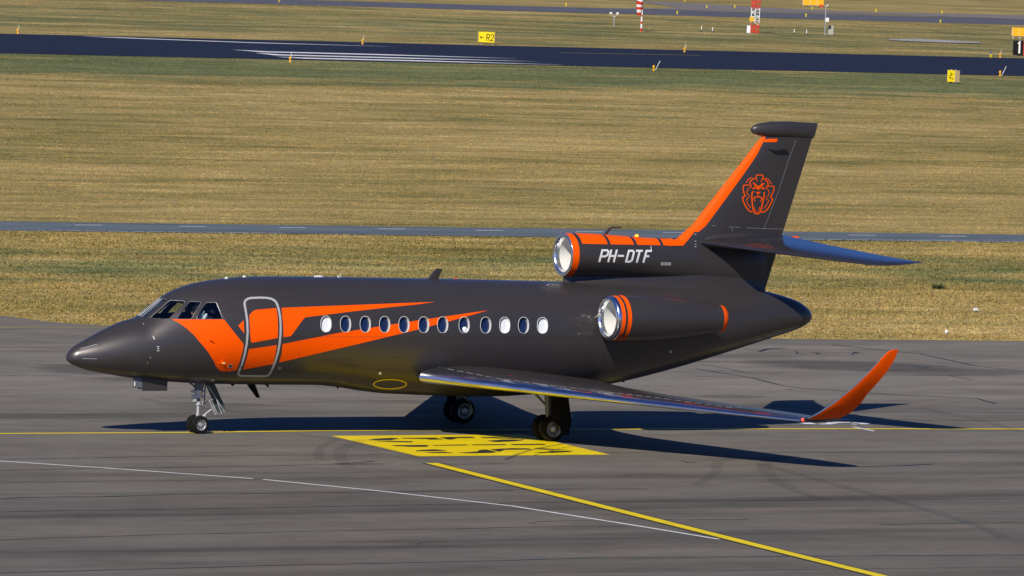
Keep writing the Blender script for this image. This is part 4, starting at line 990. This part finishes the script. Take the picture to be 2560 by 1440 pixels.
# ---- cockpit furniture and pilot
for s in (-1, 1):
    cs = MB(); x0 = 3.66 if s < 0 else 4.15
    cs.box((x0, s*.52, 2.12), (.48,.44,.14), 0); cs.box((x0+.27, s*.52, 2.42), (.12,.42,.62), 0, Matrix.Rotation(R(-12), 3, 'Y')); 
    cs.lathe([(-.09,.02),(-.07,.07),(.0,.085),(.07,.07),(.09,.02)], (x0+.36, s*.52, 2.86), (0,1,0), 0, 14)
    if s < 0:
        cs.tube([ony(496,800,-.72), ony(503,787,-.72), ony(510,777.5,-.72)], [.035,.04,.02], 1, 8); cs.tube([ony(501,800,-.70), ony(510,785,-.70)], [.04,.03], 2, 8); cs.tube([ony(507,800,-.72), ony(513,790,-.72), ony(517,785,-.72)], [.045,.05,.025], 1, 8)
    cs.build('pilot_seat', [M['interior'], M['shade'], M['greenp']], JET, 30)
ip = MB(); ip.box((2.98,0,2.28), (.36,1.2,.34), 0, Matrix.Rotation(R(18), 3, 'Y')); ip.box((3.05,0,2.47), (.34,1.3,.05), 0); ip.build('instrument_panel', M['interior'], JET, 30)
def skinned(name, verts, edges, rad, m, parent=None, sub=2):
    me = bpy.data.meshes.new(name); me.from_pydata(verts, edges, []); o = bpy.data.objects.new(name, me); COL.objects.link(o)
    md = o.modifiers.new('s', 'SKIN')
    for i, r_ in enumerate(rad): me.skin_vertices[0].data[i].radius = r_ if isinstance(r_, tuple) else (r_, r_)
    me.skin_vertices[0].data[0].use_root = True
    sd = o.modifiers.new('d', 'SUBSURF'); sd.levels = sub; sd.render_levels = sub
    dg = bpy.context.evaluated_depsgraph_get(); m2 = bpy.data.meshes.new_from_object(o.evaluated_get(dg)); bpy.data.objects.remove(o)
    m2.polygons.foreach_set('use_smooth', [True]*len(m2.polygons)); return newobj(name, m2, m, parent)
PER = empty('person', (3.62, -.56, 2.12), 0, label='seated pilot in a navy shirt seen through the cockpit side windows', cat='person')
V = [(0,0,.08),(-.02,0,.28),(0,0,.46),(0,0,.52),(-.02,0,.60),(-.04,0,.70),(-.02,0,.80), (0,.19,.46),(-.16,.22,.26),(-.38,.16,.22), (0,-.19,.46),(-.14,-.22,.26),(-.36,-.16,.34),
     (-.20,.10,.05),(-.46,.12,.06),(-.20,-.10,.05),(-.46,-.12,.06)]
Ed = [(0,1),(1,2),(2,3),(3,4),(4,5),(5,6),(2,7),(7,8),(8,9),(2,10),(10,11),(11,12),(0,13),(13,14),(0,15),(15,16)]
Rd = [(.15,.12),(.15,.12),(.13,.09),.055,.07,.095,.07,.06,.045,.03,.06,.045,.03,.085,.06,.085,.06]
bd = skinned('body', V, Ed, Rd, M['skin'], PER)
sh = skinned('shirt', [V[0],V[1],V[2],V[7],V[8],V[10],V[11],(V[2][0],0,.49)], [(0,1),(1,2),(2,3),(3,4),(2,5),(5,6),(2,7)], [(.165,.135),(.165,.135),(.15,.105),.075,.06,.075,.06,.07], M['navycloth'], PER)
for s in (-1, 1):
    hb = (-.38,.16,.22) if s > 0 else (-.36,-.16,.34)
    for k in range(4):
        skinned('finger', [hb, (hb[0]-.05, hb[1]-.025+.016*k, hb[2]+.01), (hb[0]-.085, hb[1]-.025+.016*k, hb[2]-.01-.004*abs(k-1))], [(0,1),(1,2)], [.012,.009,.008], M['skin'], bd, 1)
    skinned('thumb', [hb, (hb[0]-.03, hb[1]-.035*s, hb[2]+.015), (hb[0]-.06, hb[1]-.04*s, hb[2]+.01)], [(0,1),(1,2)], [.014,.011,.009], M['skin'], bd, 1)
hm = MB(); hm.lathe([(.70-.02,.098),(.74,.103),(.80,.095),(.85,.06),(.865,.001)], (-.015,0,0), (0,0,1), 0, 18); hm.build('hair', M['blackpaint'], PER)
hd = MB(); hd.tube([(-.03,-.115,.70),(-.03,-.09,.83),(-.03,0,.88),(-.03,.09,.83),(-.03,.115,.70)], .012, 0, 8); hd.lathe([(-.02,.001),(-.02,.045),(.02,.045),(.02,.001)], (-.03,-.115,.70), (0,1,0), 0, 14); hd.build('headset', M['black'], PER)
for s in (-1,1): hd = MB(); hd.lathe([(-.012,.002),(0,.013),(.012,.002)], (-.118, s*.033, .715), (1,0,0), 0, 8); hd.build('eye', M['blackpaint'], PER)
hd = MB(); hd.lathe([(0,.006),(.035,.018),(.05,.002)], (-.115,0,.715), (-.5,0,-1), 0, 8); hd.lathe([(0,.001),(.004,.022),(.008,.001)], (-.125,0,.655), (1,0,0), 0, 10); hd.build('nose', M['skin'], PER)

# ================================================================ AIRFIELD FURNITURE (each at its own place on the ground)
FACE = -TH   # turned towards the viewpoint
def place(o, px, py): g = gnd(px, py, -.03); o.location = g; return o
def flatter(mb, poly, y, mi):                           # flat lettering on a face, in the sign's own x,z
    nv, T = tess(poly, cx=1e5, cy=1e5); mb.add([(v.x, y, v.y) for v in nv], T, mi, False)
def sign(name, px, py, wd, ht, dp, rz, mats, legs=.12, **k):
    o = empty(name, (0,0,0), FACE+rz, **k); place(o, px, py)
    b = MB(); b.box((0,0,legs+ht/2), (wd,dp,ht), 0); b.box((wd/2+.01,0,legs+ht/2), (.02,dp*1.02,ht*1.02), 1); b.box((-wd/2-.01,0,legs+ht/2), (.02,dp*1.02,ht*1.02), 1)
    b.build('sign_box', mats, o, None)
    for s in (-1, 1):
        l = MB(); l.box((s*wd*.36,0,legs/2), (.06,dp*.5,legs), 0); l.build('leg', M['galv'], o, None)
    return o
s1 = sign('direction_sign', 1217, 111, 1.30, .86, .28, -.28, [M['yellowsign'], M['creamsign']], label='yellow taxiway direction sign reading R2 with a left arrow', cat='sign')
lt = MB(); Z = .14+.12
for q in stroke([(-.50,.52),(-.22,.52)], .05): flatter(lt, q, -.145, 0)
for q in stroke([(-.40,.62),(-.50,.52),(-.40,.42)], .05): flatter(lt, q, -.145, 0)
for pts in ([(.02,.26),(.02,.76),(.18,.76),(.24,.70),(.24,.57),(.18,.51),(.02,.51)], [(.12,.51),(.25,.26)], [(.34,.68),(.38,.76),(.50,.76),(.55,.70),(.55,.60),(.34,.29),(.56,.29)]):
    for q in stroke(pts, .06): flatter(lt, q, -.145, 0)
for q in stroke([(-.63,.14),(.63,.14),(.63,.96),(-.63,.96)], .03, True): flatter(lt, q, -.144, 0)
lt.build('lettering', M['blackpaint'], s1, None)
s2 = sign('location_sign', 2383, 209, .62, .78, .50, -.75, [M['yellowsign'], M['creamsign']], label='small yellow box sign with black marks on the near runway verge', cat='sign')
lt = MB()
for pts in ([(-.12,.70),(.04,.70),(.04,.56),(-.12,.56),(-.12,.42),(.04,.42)], [(.12,.62),(.20,.62)], [(-.12,.34),(.02,.34)], [(.12,.40),(.12,.30),(.20,.30)]):
    for q in stroke(pts, .045): flatter(lt, q, -.256, 0)
lt.build('lettering', M['blackpaint'], s2, None)
for s in (-1, 1): l = MB(); l.tube([(s*.18,0,.88),(s*.18,0,.97)], .03); l.build('lamp_stub', M['galv'], s2)
s3 = sign('location_sign', 2544.5, 139.5, .78, 1.15, .22, -.05, [M['blackpaint'], M['blackpaint']], .06, label='black sign with a white figure 1 at the right edge of the view', cat='sign')
lt = MB(); 
for q in stroke([(-.03,.98),(.10,1.10),(.10,.20)], [.10,.15,.15]): flatter(lt, q, -.116, 0)
lt.build('lettering', M['white'], s3, None)
s3b = sign('mandatory_sign', 2573, 141, .95, 1.15, .22, -.05, [M['red'], M['red']], .06, label='red sign standing just right of the black figure 1 sign', cat='sign')
s4 = empty('amber_sign', (0,0,0), FACE+.1, label='broad amber sign on short white legs above the black figure 1 sign', cat='sign'); place(s4, 2551, 97)
b = MB(); 
for i in range(3): b.box((-.47+i*.62,0,.62), (.58,.30,.74), 0); b.box((-.78+i*.62,0,.62), (.05,.32,.76), 1)
b.build('sign_box', [M['orangesign'], M['creamsign']], s4, None)
for i in range(3): l = MB(); l.box((-.66+i*.6,0,.13), (.06,.12,.26)); l.build('leg', M['white'], s4, None)
s5 = empty('amber_sign', (0,0,0), FACE+.1, label='three-panel amber sign at the top edge beside the slim mast', cat='sign'); place(s5, 2033, 18)
b = MB()
for i in range(3): b.box((-.75+i*.75,0,.75), (.66,.30,1.1), 0); b.box((-1.12+i*.75,0,.75), (.07,.32,1.12), 1)
b.build('sign_box', [M['orangesign'], M['creamsign']], s5, None)
for i in range(4): l = MB(); l.box((-1.0+i*.66,0,.1), (.06,.12,.2)); l.build('leg', M['galv'], s5, None)
s6 = empty('red_marker_board', (0,0,0), FACE, label='small red board next to the foot of the three-panel amber sign', cat='marker'); place(s6, 2053, 19)
b = MB(); b.box((0,0,.18), (.42,.06,.24)); b.build('board', M['red'], s6, None); b = MB(); b.box((0,0,.03), (.08,.08,.06)); b.build('foot', M['galv'], s6, None)
# windsock
WS = empty('windsock', (0,0,0), FACE, label='red and white banded windsock hanging limp on a striped pole', cat='windsock'); place(WS, 1603, 79)
p = MB(); zz = 0; seq = [(.28,1),(.38,0),(.19,1),(.42,0),(.14,1),(.45,0),(.30,1),(.40,0),(.3,1),(.4,0)]
for h, mi in seq: p.tube([(0,0,zz),(0,0,zz+h)], .085, mi, 12); zz += h
p.build('pole', [M['white'], M['red']], WS)
p = MB(); pts = [(0,0,2.95),(-.14,-.05,2.80),(-.22,-.06,2.55),(-.24,-.05,2.3),(-.24,-.05,2.08),(-.24,-.05,1.86),(-.24,-.05,1.62),(-.23,-.05,1.38)]; rr = [.32,.33,.31,.29,.27,.25,.22,.17]
for i in range(len(pts)-1): p.tube([pts[i], pts[i+1]], [rr[i], rr[i+1]], i % 2, 14, i == len(pts)-2)
p.build('sock', [M['red'], M['white']], WS)
p = MB(); p.tube([(-.3,0,2.98),(.3,0,2.98)], .02); p.build('hoop', M['galv'], WS)
# twin head lamp mast
TM = empty('twin_lamp_mast', (0,0,0), FACE, label='grey T-shaped mast with two round white heads left of the windsock', cat='mast'); place(TM, 1534.5, 66)
p = MB(); p.tube([(0,0,0),(0,0,1.02)], .045); p.tube([(-.27,0,.98),(0,0,.80),(.27,0,.98)], .03); p.build('mast', M['galv'], TM)
for s in (-1, 1): p = MB(); p.lathe([(-.08,.001),(-.08,.13),(.05,.15),(.10,.09),(.12,.001)], (s*.29,0,1.13), (0,0,1), 0, 16); p.build('head', M['white'], TM)
# lattice mast
LM = empty('lattice_mast', (0,0,0), FACE, label='red and white lattice mast with yellow box on its left side', cat='mast'); place(LM, 1886, 83)
p = MB(); H = 4.4; wd_ = .70
def lev(z): return 1 if (z < .85 or 2.1 < z < 3.3) else 0
for cx_ in (-wd_/2, -.02, wd_/2):
    for cy_ in (-.3, .3):
        z = 0
        while z < H: p.tube([(cx_+z*.01,cy_,z),(cx_+(z+.22)*.01,cy_,z+.22)], .035, lev(z+.1), 6); z += .22
z = 0; i = 0
while z < H-.3:
    for cy_ in (-.3, .3):
        a, b_ = ((-wd_/2, wd_/2) if i % 2 else (wd_/2, -wd_/2)); p.tube([(a+z*.01,cy_,z),(b_+z*.01,cy_,z+.36)], .026, lev(z+.15), 6); p.tube([(-wd_/2,cy_,z),(wd_/2,cy_,z)], .022, lev(z+.02), 6)
        if lev(z+.15): p.box((0,cy_,z+.18), (wd_*.8,.02,.13), 1)
    z += .36; i += 1
p.build('lattice', [M['white'], M['red']], LM)
p = MB(); p.box((-.30,-.36,1.22), (.36,.20,.40)); p.build('equipment_box', M['orangesign'], LM, None)
def cabinet(px, py, w_, h, m, label):
    c_ = empty('equipment_cabinet', (0,0,0), FACE, label=label, cat='cabinet'); place(c_, px, py)
    b = MB(); b.box((0,0,h/2), (w_,.35,h)); b.box((0,0,h+.015), (w_*1.06,.38,.03)); b.build('housing', m, c_, None)
    d = MB(); d.box((0,-.185,h/2), (w_*.86,.02,h*.86)); d.build('door', m, c_, None); return c_
cabinet(1871.5, 82.5, .34, .62, M['shade'], 'pale cabinet at the foot of the red lattice mast')
cabinet(2076.5, 87, .46, .78, M['cabinet'], 'beige cabinet beside the slim mast')
SM = empty('slim_mast', (0,0,0), FACE, label='slim grey mast carrying a small white box', cat='mast'); place(SM, 2062, 87)
p = MB(); p.tube([(0,0,0),(0,0,2.5)], .045); p.tube([(-.1,0,2.42),(0,0,2.5),(.14,0,2.55)], .03); p.tube([(0,0,.0),(.14,0,.0)], .04); p.build('mast', M['galv'], SM)
p = MB(); p.box((.15,-.02,1.32), (.30,.20,.36)); p.build('white_box', M['white'], SM, None)
p = MB(); p.lathe([(-.06,.001),(-.05,.05),(.05,.06),(.06,.001)], (.15,0,2.56), (1,0,.3), 0, 10); p.build('lamp_head', M['shade'], SM)
# white stakes
for i, (px, py, h, lb) in enumerate(((1753,77,.42,'leftmost of the four small white stakes between the masts'), (1781,80,.42,'white stake second from left, nearer the red lattice mast'), (1985,84,.40,'white stake right of the red lattice mast'), (2016,86.5,.42,'white stake closest to the slim mast'))):
    e = empty('marker_stake', (0,0,0), FACE, label=lb, cat='marker', group='small white stakes by the masts'); place(e, px, py)
    p = MB(); p.tube([(0,0,.08),(.03,0,h)], .045, 0, 8); p.build('post', M['white'], e); p = MB(); p.box((0,0,.03), (.16,.16,.10)); p.build('foot', M['blackpaint'], e, None)
# runway edge lights with snow rods
lights = [(44,85,'e','orange edge light with thin rod, far left beyond the runway'), (725,156,'e','orange edge light in front of the left end of the runway stripes'), (906,111,'e','orange edge light with rod beyond the runway, left of the yellow R2 sign'),
          (1634,177,'t','orange edge light with a leaning white rod, below the windsock'), (1711,131,'e','orange edge light on the far runway edge left of the lattice mast'), (2500,190,'t','orange edge light with leaning rod, right of the yellow box sign'),
          (2477,144,'b','blue-topped edge light left of its orange twin near the figure 1 sign'), (2500,145,'e','orange edge light standing nearest the black figure 1 sign'),
          (698,5,'y','small yellow light at the very top, above the left runway'), (1415,15,'y','small yellow light on the far taxiway, left of the twin lamp mast'), (1693,35,'y','small yellow light on the taxiway edge right of the windsock'),
          (1767,20,'b','blue-topped light beyond the taxiway between windsock and lattice mast'), (1837,20,'y','yellow light just left of the lattice mast top'), (2015,42,'y','pale light on the taxiway edge below the amber sign'),
          (2031,24,'b','blue-topped light directly under the three-panel amber sign'), (2190,30,'y','yellow light on the far taxiway edge right of the slim mast'), (2355,34,'y','orange light beyond the taxiway towards the right edge'), (2351,57,'y','yellow light on the near taxiway edge towards the right edge'), (1712,4,'y','yellow light at the top edge right of the windsock')]
for px, py, k_, lb in lights:
    e = empty('edge_light', (0,0,0), FACE, label=lb, cat='light', group='runway and taxiway edge lights'); place(e, px, py)
    body = M['orangesign'] if k_ in 'et' else M['yellowsign']; hh = .34 if k_ in 'et' else .26
    p = MB(); p.lathe([(0,.09),(.03,.09),(.05,.05),(hh*.6,.055),(hh*.65,.085),(hh,.085),(hh+.03,.05),(hh+.05,.001)], (0,0,0), (0,0,1), 0, 12); p.build('lamp_body', body, e)
    if k_ == 'b': p = MB(); p.lathe([(0,.07),(.14,.07),(.18,.001)], (0,0,hh+.03), (0,0,1), 0, 12); p.build('lens', bpy.data.materials.get('blue_lens') or mat('blue_lens', (.06,.14,.45), .3), e)
    if k_ == 'e': p = MB(); p.tube([(.05,0,.05),(.08,0,.66)], .018, 0, 6); p.build('rod', M['white'], e)
    if k_ == 't': p = MB(); p.tube([(.12,0,.05),(.42,0,.70)], .022, 0, 6); p.build('rod', M['white'], e)
# small litter in the grass
lm = MB(); lm.box((0,0,.05), (.16,.10,.06), 0, Matrix.Rotation(.4, 3, 'X'), .7); o = lm.build('litter', M['white'], None, None); o.location = gnd(2440,777,0); tag(o, 'white scrap of litter lying in the grass right of the tail', 'litter')
lm = MB(); lm.lathe([(0,.04),(.05,.06),(.1,.03),(.11,.001)], (0,0,0), (0,0,1), 0, 8); o = lm.build('litter', M['white'], None, None); o.location = gnd(2366,833,-.02); tag(o, 'tiny pale scrap near the grass edge on the right', 'litter')
# leafy weed
random.seed(9); V = []; F = []
for i in range(160):
    a = random.uniform(0, 6.28); r_ = random.uniform(.0, .16); ln = random.uniform(.12, .38); tl = random.uniform(.2, .9)
    b0 = Vector((math.cos(a)*r_, math.sin(a)*r_, 0)); d = Vector((math.cos(a)*math.sin(tl), math.sin(a)*math.sin(tl), math.cos(tl))); sd_ = Vector((-math.sin(a), math.cos(a), 0))*.018; k_ = len(V)
    V += [b0-sd_*.5, b0+sd_*.5, b0+d*ln*.6+sd_, b0+d*ln, b0+d*ln*.6-sd_]; F.append((k_, k_+1, k_+2, k_+3, k_+4))
wm_ = MB(); wm_.add(V, F, 0, False); o = wm_.build('weed', mat('weed_leaf', (.09,.13,.05), .7), None, None); o.location = gnd(2345,722,-.03); o.scale = (1.0,1.0,.6); tag(o, 'dark green weed clump in the dry grass right of the tail', 'plant')
print('objects', len(bpy.data.objects))
